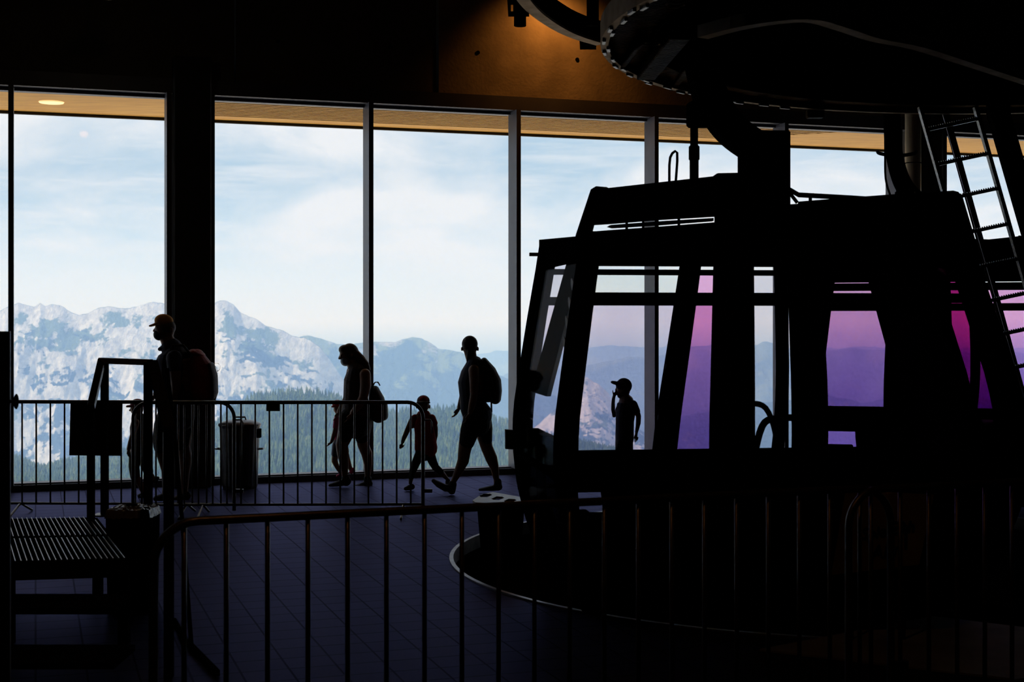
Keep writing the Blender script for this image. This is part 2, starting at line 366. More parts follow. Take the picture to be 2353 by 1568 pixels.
# diagonal end of the solid boarding
prism(bm, [wall(s_of(1990, .6), ZSf, .1), wall(s_of(1990, .6), ZSf, SO - .32), wall(s_of(1990, .6) - 1.7, ZSf, SO - .32)], (0, 0, .06))
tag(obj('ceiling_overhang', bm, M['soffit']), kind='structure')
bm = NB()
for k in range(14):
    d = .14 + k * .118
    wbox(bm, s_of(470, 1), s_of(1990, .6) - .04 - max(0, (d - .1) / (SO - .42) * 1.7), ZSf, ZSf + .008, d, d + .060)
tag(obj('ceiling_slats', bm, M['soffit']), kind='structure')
bm = NB(); wbox(bm, s_of(470, 1), s_of(1990, .6), ZSf + .004, ZSf + .02, .1, SO - .32); tag(obj('ceiling_gap_shade', bm, M['black']), kind='structure')  # black sheet almost flush with the slats, stands in for shade in the gaps
bm = NB(); wbox(bm, sL - 2, sR + 3, ZSf + .10, ZSf + .30, .05, SO); tag(obj('ceiling_overhang_deck', bm, M['fascia']), kind='structure')
bm = NB(); wbox(bm, sL - 2, sR + 3, ZSf - .035, ZSf + .34, SO, SO + .05); tag(obj('trim_4', bm, M['fascia']), kind='structure')
# recessed downlight in the soffit (seen by the top left pane)
p = wall(s_of(118, 1.2), ZSf, 1.15)
bm = NB(); lathe(bm, [(.14, -.012), (.16, .02)], tuple(p), 32)
tag(single('soffit_downlight', bm, mat('downlight_lens', (.9,.7,.45), .4, emit=((1, .62, .25), 1.1)), smooth=False), 'round lit downlight set in the wooden soffit outside the left pane', 'lamp')
# station roof above everything
bm = NB(); prism(bm, [(XL - .5, YB - .5, ZC + .25), (XR + .5, YB - .5, ZC + .25), wall(sR + .5, ZC + .25, .35), wall(sL - .5, ZC + .25, .35)], (0, 0, .2)); tag(obj('ceiling_roof_slab', bm, M['fascia']), kind='structure')

# ------------------------------------------------------------------ lamps of the hall
def lamp(name, loc, color, energy, radius, label, spot=None, target=None):
    t_ = thing(name, loc, label, 'lamp')
    bm = NB(); lathe(bm, [(radius * 1.25, .0), (radius * 1.3, .09), (radius * .5, .16)], (0, 0, 0), 32); obj('housing', bm, M['machined'], t_, smooth=False)
    bm = NB(); lathe(bm, [(radius, -.025), (radius * 1.1, -.002)], (0, 0, 0), 32); obj('lens', bm, mat(name + '_lens', (.8,.8,.7), .3, emit=(color, 1.6)), t_)
    bm = NB(); tube(bm, [(0, 0, .14), (0, 0, ZC - loc[2])], .012); obj('drop_rod', bm, M['machined'], t_)
    ld = bpy.data.lights.new(name, 'SPOT' if spot else 'POINT'); ld.color = color; ld.energy = energy; ld.shadow_soft_size = .08
    if spot: ld.spot_size = R(spot); ld.spot_blend = .9
    lo = bpy.data.objects.new(name + '_light', ld); COL.objects.link(lo); lo.parent = t_; lo.location = (0, 0, -.06)
    if target is not None: lo.rotation_euler = (Vector(loc) - Vector(target)).to_track_quat('Z', 'Y').to_euler()
    return t_
pl = at(240, -14, 13.6)
lamp('ceiling_lamp', (pl.x, pl.y, pl.z), (1, .88, .55), 1.0, .14, 'round pale yellow ceiling lamp glimpsed at the upper left')
lamp('wall_washer_lamp', (.60, 17.05, 5.95), (1, .36, .06), 42, .08, 'orange wall washer lamp high before the concrete wall', 130, (.45, 17.7, 5.3))
lamp('hall_lamp', (-.6, 4.6, 5.6), (1, .40, .13), 14, .10, 'warm hall lamp above the near crowd barrier')

# ================================================================== people toolkit
def loft_add(bm, secs, n=16):
    """secs: (point, r_in_plane, r_depth). closed tube with rounded ends"""
    P = [Vector(s[0]) for s in secs]; A = [s[1] for s in secs]; B = [s[2] for s in secs]
    d0 = (P[1] - P[0]).normalized(); d1 = (P[-1] - P[-2]).normalized()
    PP, AA, BB, DD = [], [], [], []
    for k in range(4):
        a = k / 4 * math.pi / 2
        PP.append(P[0] - d0 * (A[0] * math.cos(a))); sc = max(math.sin(a), .05); AA.append(A[0] * sc); BB.append(B[0] * sc)
    for i in range(len(P)):
        PP.append(P[i]); AA.append(A[i]); BB.append(B[i])
    for k in range(3, -1, -1):
        a = k / 4 * math.pi / 2
        PP.append(P[-1] + d1 * (A[-1] * math.cos(a))); sc = max(math.sin(a), .05); AA.append(A[-1] * sc); BB.append(B[-1] * sc)
    rings = []; Yv = Vector((0, 1, 0)); last = None
    for i in range(len(PP)):
        d = (PP[min(i + 1, len(PP) - 1)] - PP[max(i - 1, 0)]).normalized()
        u = d.cross(Yv)
        if u.length < .3: u = last if last is not None else Vector((1, 0, 0))
        u = (u - d * u.dot(d)).normalized()
        if last is not None and u.dot(last) < 0: u = -u
        last = u; v = d.cross(u).normalized()
        rings.append([bm.verts.new(PP[i] + u * (AA[i] * math.cos(2 * math.pi * k / n)) + v * (BB[i] * math.sin(2 * math.pi * k / n))) for k in range(n)])
    for X1, X2 in zip(rings, rings[1:]):
        for k in range(n): bm.faces.new((X1[k], X1[(k + 1) % n], X2[(k + 1) % n], X2[k]))
    bm.faces.new(rings[0][::-1]); bm.faces.new(rings[-1])
class Fig:
    """a figure modelled from joints; crop = (x0, y0, scale) of the study the joints were read from"""
    def __init__(s, name, crop, Y, foot, label, cat='person', group=None):
        s.c = crop; s.Y = Y; s.k = Y / F / crop[2]
        p = s.pt(foot[0], foot[1]); s.root = thing(name, (p.x, Y, 0), label, cat, group); s.o = s.root.location.copy(); s.parts = {}
    def pt(s, x, y, d=0): return at(s.c[0] + x / s.c[2], s.c[1] + y / s.c[2], s.Y + d)
    def L(s, part, secs, n=16):
        """secs: (x, y, depth_m, r) or (x, y, depth_m, r, r_depth_m)"""
        bm = s.parts.setdefault(part, bmesh.new()); out = []
        for q in secs:
            r = q[3] * s.k; out.append((s.pt(q[0], q[1], q[2]), r, q[4] if len(q) > 4 else r))
        loft_add(bm, out, n)
    def E(s, part, x, y, d, rx, rz, ry, tilt=0):
        bm = s.parts.setdefault(part, bmesh.new())
        r = bmesh.ops.create_icosphere(bm, subdivisions=3, radius=1)
        m = Matrix.Translation(s.pt(x, y, d)) @ Matrix.Rotation(R(tilt), 4, 'Y') @ Matrix.Diagonal((rx * s.k, ry, rz * s.k, 1))
        bmesh.ops.transform(bm, matrix=m, verts=r['verts'])
    def hand(s, part, x, y, d, L, ang, curl=25, spread=5, lat=0, thumb=1, fat=1.0):
        """hand hanging from the wrist at x,y ; L hand length in crop px ; ang direction in degrees (0 = down, + = towards the left)"""
        def dirv(a): return (-math.sin(R(a)), math.cos(R(a)))
        dx, dy = dirv(ang); pw = L * .19
        s.L(part, [(x, y, d, pw * .62 * fat, pw * 1.0 * s.k), (x + dx * L * .22, y + dy * L * .22, d, pw * .72, pw * 1.5 * s.k), (x + dx * L * .48, y + dy * L * .48, d, pw * .62, pw * 1.7 * s.k)])
        for i in range(4):
            ln = L * (.44, .52, .48, .38)[i]; off = (i - 1.5) * pw * .86 * s.k
            a0 = ang + (i - 1.5) * spread * .5; px_, py_ = x + dx * L * .46, y + dy * L * .46
            px_ += (i - 1.5) * spread * .012 * L * math.cos(R(ang))
            secs = [(px_, py_, d + off, pw * .33 * fat)]
            a = a0
            for j, fr in enumerate((.45, .32, .23)):
                e = dirv(a); px_ += e[0] * ln * fr; py_ += e[1] * ln * fr; a += curl * .8 * (1 if j < 2 else .6)
                secs.append((px_, py_, d + off, pw * (.31, .28, .24)[j] * fat))
            s.L(part, secs, 8)
        e = dirv(ang + 38 * thumb)
        s.L(part, [(x + dx * L * .1, y + dy * L * .1, d - pw * s.k, pw * .40), (x + dx * L * .16 + e[0] * L * .22, y + dy * L * .16 + e[1] * L * .22, d - pw * 1.4 * s.k, pw * .34), (x + dx * L * .30 + e[0] * L * .30, y + dy * L * .30 + e[1] * L * .30, d - pw * 1.4 * s.k, pw * .28)], 8)
    def build(s, mats, voxel=.007, names=None):
        for part, bm in s.parts.items():
            bmesh.ops.translate(bm, vec=-s.o, verts=bm.verts); bmesh.ops.recalc_face_normals(bm, faces=bm.faces)
            me = bpy.data.meshes.new('tmp'); bm.to_mesh(me); bm.free()
            ob = bpy.data.objects.new('tmp', me); COL.objects.link(ob)
            md = ob.modifiers.new('r', 'REMESH'); md.mode = 'VOXEL'; md.voxel_size = voxel; md.use_smooth_shade = True
            sm = ob.modifiers.new('s', 'SMOOTH'); sm.factor = .5; sm.iterations = 2
            dg = bpy.context.evaluated_depsgraph_get(); nm = bpy.data.meshes.new_from_object(ob.evaluated_get(dg))
            nm.name = part; bpy.data.objects.remove(ob)
            nm.materials.clear(); nm.polygons.foreach_set('use_smooth', [True] * len(nm.polygons))
            link_mesh(part, nm, mats[part], s.root)
        s.parts = {}
        return s.root
C2 = (700, 740, 3.563); C6 = (280, 700, 3.408); C7 = (1380, 860, 9.225)
def pack(name, crop, Y, outline_fn, label, m, extra=None):
    f = Fig(name, crop, Y, outline_fn['foot'], label, 'backpack'); outline_fn['fn'](f)
    f.root.location.z = 0
    return f
def lower(root):
    """move a thing's origin down or up to its own lowest point"""
    zs = [v.co.z for c in root.children for v in c.data.vertices]
    z = min(zs)
    for c in root.children:
        c.data.transform(Matrix.Translation((0, 0, -z)))
    root.location.z += z

# ---- woman in dark sleeveless top, looking back at the view
f = Fig('person', C2, 15.5, (1360, 1400), 'woman in dark sleeveless top and knee shorts striding left, head turned to the window')
f.E('body', 1353, 200, 0, 62, 78, .075); f.L('body', [(1352, 235, 0, 50, .065), (1366, 300, 0, 46, .055), (1385, 345, 0, 58, .09)])
f.E('body', 1287, 222, -.01, 8, 18, .012); f.E('body', 1419, 222, -.01, 8, 18, .012)
f.E('body', 1352, 215, .075, 14, 16, .02); f.E('body', 1352, 250, .07, 22, 8, .012)     # nose and mouth on the far side
f.L('body', [(1385, 350, 0, 60, .15), (1385, 430, 0, 95, .18), (1375, 560, 0, 98, .17), (1390, 680, 0, 100, .165), (1400, 780, 0, 108, .17)])
f.L('body', [(1385, 395, -.19, 44), (1390, 500, -.22, 40), (1388, 600, -.22, 34), (1372, 680, -.21, 30), (1358, 742, -.2, 23)])
f.hand('body', 1355, 745, -.2, 105, 22, 26)
f.L('body', [(1360, 400, .17, 40), (1320, 500, .2, 36), (1302, 590, .2, 32), (1285, 650, .2, 28), (1268, 700, .2, 21)])
f.hand('body', 1268, 700, .2, 105, 28, 30)
f.L('body', [(1375, 800, -.1, 72, .095), (1335, 920, -.1, 66, .085), (1308, 1060, -.1, 52, .06), (1298, 1140, -.1, 48, .055), (1262, 1220, -.1, 36, .042), (1222, 1300, -.1, 24, .03), (1205, 1345, -.1, 26, .03)])
f.L('body', [(1430, 800, .1, 72, .095), (1465, 920, .1, 62, .085), (1492, 1030, .1, 50, .06), (1530, 1120, .1, 50, .055), (1556, 1200, .1, 36, .042), (1570, 1290, .1, 24, .03), (1575, 1330, .1, 26, .03)])
f.E('hair', 1352, 182, -.012, 66, 70, .085); f.E('hair', 1352, 250, -.05, 36, 34, .03); f.L('hair', [(1352, 235, -.06, 24), (1340, 285, -.065, 14), (1333, 322, -.06, 7)], 8)
f.E('tank_top', 1385, 340, 0, 62, 28, .11)
f.L('tank_top', [(1392, 350, 0, 72, .17), (1378, 420, 0, 98, .19), (1362, 500, 0, 108, .19), (1368, 590, 0, 102, .18), (1385, 700, 0, 112, .185), (1415, 760, 0, 122, .19)])
f.L('shorts', [(1410, 740, 0, 112, .185), (1415, 830, 0, 112, .185)])
f.L('shorts', [(1385, 800, -.1, 88, .11), (1350, 900, -.1, 78, .10), (1328, 985, -.1, 64, .09)]); f.L('shorts', [(1440, 800, .1, 92, .11), (1470, 890, .1, 72, .10), (1488, 965, .1, 50, .09)])
f.L('shoe', [(1206, 1362, -.1, 34, .042), (1150, 1360, -.1, 30, .045), (1095, 1330, -.1, 26, .045), (1055, 1302, -.1, 17, .04)]); f.L('shoe', [(1212, 1330, -.1, 34, .04), (1205, 1385, -.1, 30, .04)])
f.build(dict(body=M['skin'], hair=M['hair_d'], tank_top=M['navy'], shorts=M['blackc'], shoe=M['shoe']), .006)
f.L('shoe', [(1590, 1352, .1, 30, .042), (1540, 1362, .1, 24, .045), (1485, 1368, .1, 18, .045), (1435, 1374, .1, 12, .04)]); f.L('shoe', [(1582, 1310, .1, 32, .038), (1582, 1350, .1, 34, .042)])
f.build(dict(shoe=M['shoe']), .006)
g = Fig('backpack', C2, 15.5, (1540, 640), 'slim dark backpack worn by the woman in the sleeveless top', 'backpack')
g.L('bag_body', [(1470, 320, 0, 28, .11), (1510, 400, 0, 55, .14), (1545, 490, 0, 66, .15), (1555, 570, 0, 62, .15), (1560, 625, 0, 50, .14)])
g.L('bag_body', [(1520, 430, 0, 60, .14), (1500, 600, 0, 60, .14)]); g.L('hanging_strap', [(1528, 640, 0, 9), (1532, 740, 0, 8)], 8)
g.L('shoulder_strap', [(1475, 330, -.11, 9), (1420, 320, -.11, 9), (1370, 360, -.11, 9)], 8)
g.build(dict(bag_body=M['packg'], shoulder_strap=M['packg'], hanging_strap=M['packg']), .008); lower(g.root)

# ---- woman with mask and ponytail
f = Fig('person', C2, 16.2, (400, 1350), 'woman with ponytail, glasses and pale face mask walking left in shorts with head bowed')
f.E('body', 352, 270, 0, 66, 84, .075); f.L('body', [(385, 330, 0, 46, .06), (410, 400, 0, 48, .07)]); f.L('body', [(290, 285, 0, 10), (283, 300, 0, 9)], 8)
f.E('body', 385, 270, -.075, 11, 18, .012)
f.L('body', [(425, 420, 0, 85, .16), (425, 500, 0, 100, .17), (420, 620, 0, 92, .155), (430, 720, 0, 108, .17), (430, 800, 0, 112, .17)])
f.L('body', [(495, 430, -.19, 46), (500, 520, -.21, 46), (480, 620, -.22, 36), (440, 690, -.22, 32), (392, 745, -.21, 22)])
f.hand('body', 390, 748, -.21, 100, 32, 22)
f.L('body', [(400, 430, .18, 42), (372, 540, .2, 38), (345, 630, .2, 32), (310, 690, .21, 26), (282, 735, .21, 20)]); f.hand('body', 282, 735, .21, 90, 25, 25)
f.L('body', [(370, 800, -.1, 90, .1), (335, 920, -.1, 66, .085), (305, 1010, -.1, 52, .06), (315, 1090, -.1, 48, .055), (325, 1180, -.1, 34, .04), (330, 1262, -.1, 24, .03), (330, 1300, -.1, 26, .03)])
f.L('body', [(460, 800, .1, 90, .1), (475, 930, .1, 60, .08), (480, 1010, .1, 48, .06), (508, 1080, .1, 46, .05), (520, 1170, .1, 34, .04), (515, 1262, .1, 24, .03), (512, 1300, .1, 26, .03)])
f.E('hair', 372, 252, 0, 72, 78, .088, -15); f.L('hair', [(410, 265, 0, 44, .06), (465, 310, -.02, 36, .05), (505, 355, -.03, 28, .04), (530, 392, -.03, 10, .02)])

f.E('hair', 332, 228, 0, 54, 42, .074); f.E('face_mask', 336, 318, 0, 43, 46, .078, 20); f.L('glasses', [(302, 268, -.05, 5), (292, 300, -.045, 5), (300, 306, -.045, 4)], 8); f.L('glasses', [(300, 270, -.05, 4), (385, 268, -.08, 4)], 8)
f.L('blouse', [(430, 412, 0, 84, .175), (425, 480, 0, 104, .185), (415, 600, 0, 98, .17), (420, 700, 0, 116, .18), (425, 770, 0, 124, .185)]); f.E('blouse', 380, 500, 0, 58, 60, .13)
f.L('shorts', [(425, 760, 0, 122, .185), (425, 840, 0, 120, .185)]); f.L('shorts', [(375, 800, -.1, 100, .115), (345, 890, -.1, 72, .10), (328, 945, -.1, 54, .095)]); f.L('shorts', [(470, 800, .1, 95, .115), (475, 900, .1, 68, .10), (473, 950, .1, 58, .095)])
f.L('shoe', [(350, 1305, -.1, 32, .04), (300, 1318, -.1, 27, .045), (250, 1330, -.1, 20, .045), (208, 1338, -.1, 13, .04)]); f.L('shoe', [(335, 1275, -.1, 32, .037), (340, 1310, -.1, 36, .04)])
f.build(dict(body=M['skin'], hair=M['hair_b'], face_mask=M['maskc'], glasses=M['black'], blouse=M['greyc'], shorts=M['blackc'], shoe=M['shoe']), .006)
f.L('shoe', [(530, 1325, .1, 28, .04), (490, 1335, .1, 26, .045), (445, 1345, .1, 19, .045), (412, 1350, .1, 13, .04)]); f.L('shoe', [(515, 1285, .1, 32, .037), (520, 1325, .1, 34, .04)])
f.build(dict(shoe=M['shoe']), .006)
g = Fig('backpack', C2, 16.2, (610, 800), 'bulging charcoal backpack with top loop worn by the woman with the ponytail', 'backpack')
g.L('bag_body', [(575, 560, 0, 38, .11), (590, 630, 0, 62, .14), (605, 700, 0, 66, .15), (605, 765, 0, 64, .15)]); g.L('front_pocket', [(640, 680, 0, 40, .11), (645, 770, 0, 40, .11)])
g.L('carry_loop', [(560, 525, 0, 7), (575, 495, 0, 7), (600, 492, 0, 7), (615, 520, 0, 7)], 8); g.L('shoulder_strap', [(560, 570, -.12, 10), (545, 470, -.12, 10), (500, 385, -.12, 10), (440, 385, -.13, 10), (405, 440, -.14, 9)], 8)
g.build(dict(bag_body=M['packg'], front_pocket=M['packg'], carry_loop=M['packg'], shoulder_strap=M['packg']), .008); lower(g.root)

# ---- small girl walking beyond the woman
f = Fig('person', C2, 16.52, (300, 1230), 'small girl in red cap and pink top walking half hidden beyond the masked woman')
f.E('body', 270, 712, 0, 34, 42, .055); f.L('body', [(275, 745, 0, 22, .03), (280, 775, 0, 26, .05)])
f.L('body', [(280, 790, 0, 36, .1), (280, 880, 0, 42, .1), (285, 980, 0, 46, .1)])
f.L('body', [(262, 800, -.1, 20), (250, 880, -.12, 18), (232, 950, -.12, 16), (218, 985, -.12, 12)]); f.hand('body', 218, 985, -.12, 56, 45, 15, fat=1.35)
f.L('body', [(300, 800, .1, 20), (315, 880, .12, 18), (322, 950, .12, 15)])
f.L('body', [(265, 1000, -.05, 34, .05), (250, 1090, -.05, 28, .04), (245, 1140, -.05, 26), (270, 1195, -.05, 19), (295, 1235, -.05, 15)])
f.L('body', [(310, 1000, .05, 34, .05), (335, 1080, .05, 28, .04), (352, 1140, .05, 24), (380, 1215, .05, 16)])
f.E('cap', 268, 672, 0, 42, 34, .066); f.L('cap', [(245, 690, 0, 12, .05), (226, 694, 0, 7, .045)])
f.L('pink_top', [(282, 785, 0, 40, .115), (280, 880, 0, 48, .115), (285, 960, 0, 52, .115)]); f.L('pink_top', [(262, 800, -.1, 25), (253, 860, -.115, 23)]); f.L('pink_top', [(298, 800, .1, 25), (312, 860, .115, 22)])
f.L('shorts', [(285, 960, 0, 52, .115), (286, 1010, 0, 54, .115)]); f.L('shorts', [(268, 1010, -.05, 42, .06), (252, 1080, -.05, 34, .055)]); f.L('shorts', [(312, 1010, .05, 42, .06), (330, 1060, .05, 34, .055)])
f.L('shoe', [(302, 1252, -.05, 18, .03), (270, 1262, -.05, 12, .03)])
f.build(dict(body=M['skin'], cap=M['redc'], pink_top=M['pinkc'], shorts=M['denim'], shoe=M['pinkc']), .0038)
f.L('shoe', [(384, 1228, .05, 20, .03), (394, 1204, .05, 11, .03)]); f.build(dict(shoe=M['pinkc']), .005)

# ---- boy in red shirt and cap
f = Fig('person', C2, 15.8, (960, 1380), 'child in red t-shirt and baseball cap walking between the two women')
f.E('body', 970, 680, 0, 50, 62, .075); f.L('body', [(972, 730, 0, 26, .035), (974, 765, 0, 34, .05)]); f.E('body', 918, 695, 0, 8, 17, .012); f.E('body', 1022, 695, 0, 8, 17, .012)
f.E('body', 968, 700, -.078, 8, 9, .012)
f.L('body', [(975, 790, 0, 70, .07), (980, 880, 0, 72, .075), (990, 980, 0, 76, .08), (990, 1050, 0, 70, .08)])
f.L('body', [(888, 795, 0, 28), (855, 860, 0, 24), (832, 910, 0, 21), (812, 955, -.01, 18), (802, 985, -.02, 14)]); f.hand('body', 801, 982, -.02, 60, 10, 12, 16, fat=1.35)
f.L('body', [(1050, 795, 0, 28), (1068, 870, .02, 24), (1070, 930, .03, 21), (1062, 990, .02, 16)]); f.hand('body', 1062, 985, .02, 56, 0, 20, 5, fat=1.3)
f.L('body', [(955, 1060, -.02, 42, .06), (915, 1150, -.02, 32, .045), (893, 1200, -.02, 28), (875, 1260, 0, 22), (866, 1320, 0, 15)])
f.L('body', [(1015, 1060, .02, 42, .06), (1050, 1150, .02, 32, .045), (1072, 1190, .02, 28), (1120, 1235, .05, 24), (1165, 1285, .08, 15)])
f.E('cap', 972, 648, 0, 53, 48, .08); f.L('cap', [(930, 660, -.05, 8, .05), (972, 655, -.075, 10, .05), (1015, 660, -.05, 8, .05)]); f.E('cap_panel', 972, 640, -.035, 38, 36, .055)
f.L('red_shirt', [(975, 778, 0, 62, .07), (976, 830, 0, 82, .09), (985, 920, 0, 84, .09), (992, 1010, 0, 92, .095), (994, 1035, 0, 94, .095)]); f.L('red_shirt', [(905, 790, 0, 34), (875, 845, 0, 30)]); f.L('red_shirt', [(1040, 790, 0, 34), (1062, 830, 0, 28)])
f.L('leggings', [(985, 1040, 0, 72, .085), (985, 1070, 0, 70, .085)]); f.L('leggings', [(955, 1065, -.02, 46, .065), (913, 1150, -.02, 36, .05), (891, 1205, -.02, 32), (872, 1270, 0, 25)]); f.L('leggings', [(1018, 1065, .02, 46, .065), (1050, 1150, .02, 36, .05), (1072, 1192, .02, 31), (1112, 1228, .04, 28)])
f.L('shoe', [(878, 1350, 0, 26, .033), (850, 1360, -.03, 22, .035), (828, 1366, -.05, 15, .03)])
f.build(dict(body=M['skin'], cap=M['denim'], cap_panel=M['redc'], red_shirt=M['redc'], leggings=M['blackc'], shoe=M['shoe']), .0038)
f.L('shoe', [(1172, 1300, .08, 20, .03), (1165, 1335, .06, 16, .035), (1150, 1362, .03, 12, .03)]); f.build(dict(shoe=M['shoe']), .005)

# ---- tall man in yellow cap with red backpack
f = Fig('person', C6, 14.9, (430, 1540), 'tall man in yellow cap, dark mask and navy polo walking left by the pillar')
f.E('body', 335, 195, 0, 76, 100, .08); f.L('body', [(345, 250, 0, 52, .06), (375, 320, 0, 60, .08)]); f.L('body', [(266, 190, 0, 12, .015), (254, 206, 0, 12, .015)], 8); f.E('body', 388, 200, -.08, 14, 26, .012)
f.L('body', [(408, 400, 0, 90, .15), (420, 440, 0, 140, .2), (415, 580, 0, 132, .19), (430, 720, 0, 130, .19), (440, 840, 0, 125, .19)])
f.L('body', [(410, 420, -.22, 52), (415, 540, -.25, 47), (425, 640, -.25, 38), (420, 700, -.24, 34), (405, 760, -.23, 27)]); f.hand('body', 405, 755, -.23, 108, 8, 25)
f.L('body', [(350, 430, .2, 50), (325, 560, .22, 44), (300, 650, .22, 36), (270, 700, .22, 28)]); f.hand('body', 268, 700, .22, 100, 30, 25)
f.L('body', [(390, 860, -.1, 88, .11), (330, 980, -.1, 72, .09), (300, 1080, -.1, 58, .07), (325, 1180, -.1, 52, .06), (350, 1300, -.1, 40), (345, 1430, -.1, 28), (345, 1480, -.1, 30)])
f.L('body', [(470, 860, .1, 88, .11), (480, 1000, .1, 74, .09), (480, 1110, .1, 56, .07), (500, 1200, .1, 50, .06), (495, 1320, .1, 38), (492, 1440, .1, 27), (492, 1480, .1, 28)])
f.E('hair', 352, 180, 0, 70, 66, .09); f.E('yellow_cap', 330, 130, 0, 74, 56, .092, 8); f.L('yellow_cap', [(285, 148, 0, 14, .075), (250, 160, 0, 10, .07), (222, 168, 0, 8, .055)])
f.E('face_mask', 292, 235, 0, 44, 48, .07, 10); f.L('face_mask', [(300, 225, -.075, 3), (385, 195, -.09, 3)], 6)
f.L('polo_shirt', [(392, 345, 0, 84, .12), (412, 385, 0, 122, .2), (405, 460, 0, 142, .215), (400, 600, 0, 138, .205), (420, 720, 0, 142, .205), (430, 800, 0, 140, .205)]); f.L('polo_shirt', [(410, 420, -.21, 62), (413, 490, -.245, 58)]); f.L('polo_shirt', [(355, 430, .19, 60), (335, 500, .21, 56)]); f.L('polo_shirt', [(330, 335, 0, 22, .07), (300, 350, 0, 16, .06)])
f.L('shorts', [(430, 800, 0, 138, .205), (435, 870, 0, 136, .205)]); f.L('shorts', [(385, 860, -.1, 104, .13), (335, 960, -.1, 86, .115), (308, 1060, -.1, 68, .1), (315, 1110, -.1, 66, .1)]); f.L('shorts', [(470, 870, .1, 98, .13), (475, 980, .1, 82, .115), (470, 1090, .1, 64, .1)])
f.L('shoe', [(365, 1500, -.1, 36, .045), (315, 1512, -.1, 30, .05), (265, 1520, -.1, 20, .048)])
f.build(dict(body=M['skin_d'], hair=M['hair_g'], yellow_cap=M['yellowc'], face_mask=M['maskd'], polo_shirt=M['navy'], shorts=M['blackc'], shoe=M['shoe']), .007)
f.L('shoe', [(508, 1498, .1, 36, .045), (465, 1512, .1, 30, .05), (425, 1520, .1, 20, .048)]); f.build(dict(shoe=M['shoe']), .007)
g = Fig('backpack', C6, 14.9, (640, 755), 'bulky red hiking backpack with dark lid straps on the tall man', 'backpack')
g.L('bag_body', [(590, 400, 0, 52, .13), (615, 480, 0, 88, .16), (635, 580, 0, 100, .17), (640, 690, 0, 96, .17)]); g.E('top_lid', 590, 385, 0, 66, 30, .14, 20); g.L('side_panel', [(700, 470, 0, 18, .12), (722, 560, 0, 22, .13), (725, 690, 0, 24, .13), (715, 740, 0, 18, .1)])
g.L('shoulder_strap', [(545, 400, -.14, 12), (480, 320, -.14, 12), (400, 320, -.15, 12), (365, 400, -.17, 12), (375, 500, -.2, 12)], 8); g.L('hip_strap', [(725, 700, -.02, 8), (735, 780, -.02, 7)], 8)
for q in (0, 1):
    pts = [(722, 466), (735, 460), (755, 462), (770, 480), (768, 505), (752, 522)] if q == 0 else [(722, 475), (738, 490), (748, 520), (749, 568)]
    g.L('draw_cord', [(x, y, 0, 2.6, .0035) for x, y in pts], 6)
g.build(dict(bag_body=M['redpack'], top_lid=M['redpack'], side_panel=M['packg'], shoulder_strap=M['packg'], hip_strap=M['packg'], draw_cord=M['black']), .006); lower(g.root)

# ---- child beside the man
f = Fig('person', C6, 15.25, (130, 1490), 'small child in plum cap and camouflage trousers walking behind the stair rail')
f.E('body', 118, 815, 0, 50, 62, .075); f.L('body', [(125, 860, 0, 32, .04), (130, 900, 0, 40, .06)]); f.L('body', [(70, 822, 0, 8), (64, 830, 0, 8)], 8)
f.L('body', [(135, 920, 0, 56, .12), (135, 1020, 0, 58, .12), (140, 1130, 0, 62, .12)])
f.L('body', [(112, 925, -.13, 26), (90, 1010, -.15, 23), (66, 1090, -.15, 20), (52, 1135, -.15, 15)]); f.hand('body', 52, 1130, -.15, 72, -2, -22, fat=1.25)
f.L('body', [(160, 925, .13, 26), (180, 1010, .14, 22), (185, 1100, .14, 18)])
f.L('body', [(115, 1150, -.06, 50, .065), (95, 1260, -.06, 40, .05), (110, 1350, -.06, 32), (150, 1420, -.06, 24), (165, 1470, -.06, 18)])
f.L('body', [(165, 1150, .06, 48, .065), (195, 1260, .06, 38, .05), (215, 1330, .06, 30), (250, 1375, .06, 20)])
f.E('cap', 122, 782, 0, 54, 44, .08); f.L('cap', [(85, 795, 0, 12, .06), (45, 798, 0, 9, .055)])
f.L('vest', [(138, 905, 0, 56, .13), (135, 960, 0, 68, .14), (138, 1060, 0, 68, .135), (142, 1130, 0, 72, .135)])
f.L('camouflage_trousers', [(140, 1130, 0, 72, .135), (140, 1180, 0, 74, .135)]); f.L('camouflage_trousers', [(112, 1180, -.06, 56, .075), (95, 1270, -.06, 42, .065), (105, 1350, -.06, 38, .055)]); f.L('camouflage_trousers', [(168, 1180, .06, 54, .075), (192, 1260, .06, 44, .06), (208, 1310, .06, 38, .055)])
f.L('bottle_strap', [(110, 890, -.13, 6), (85, 940, -.15, 6), (75, 1030, -.16, 6)], 6)
f.L('shoe', [(178, 1488, -.06, 24, .035), (140, 1498, -.06, 17, .037)])
f.build(dict(body=M['skin'], cap=M['plumc'], vest=M['greyc'], camouflage_trousers=M['camo'], bottle_strap=M['black'], shoe=M['shoe']), .0042)
f.L('shoe', [(258, 1382, .06, 22, .033), (280, 1360, .06, 14, .033)]); f.build(dict(shoe=M['shoe']), .0055)

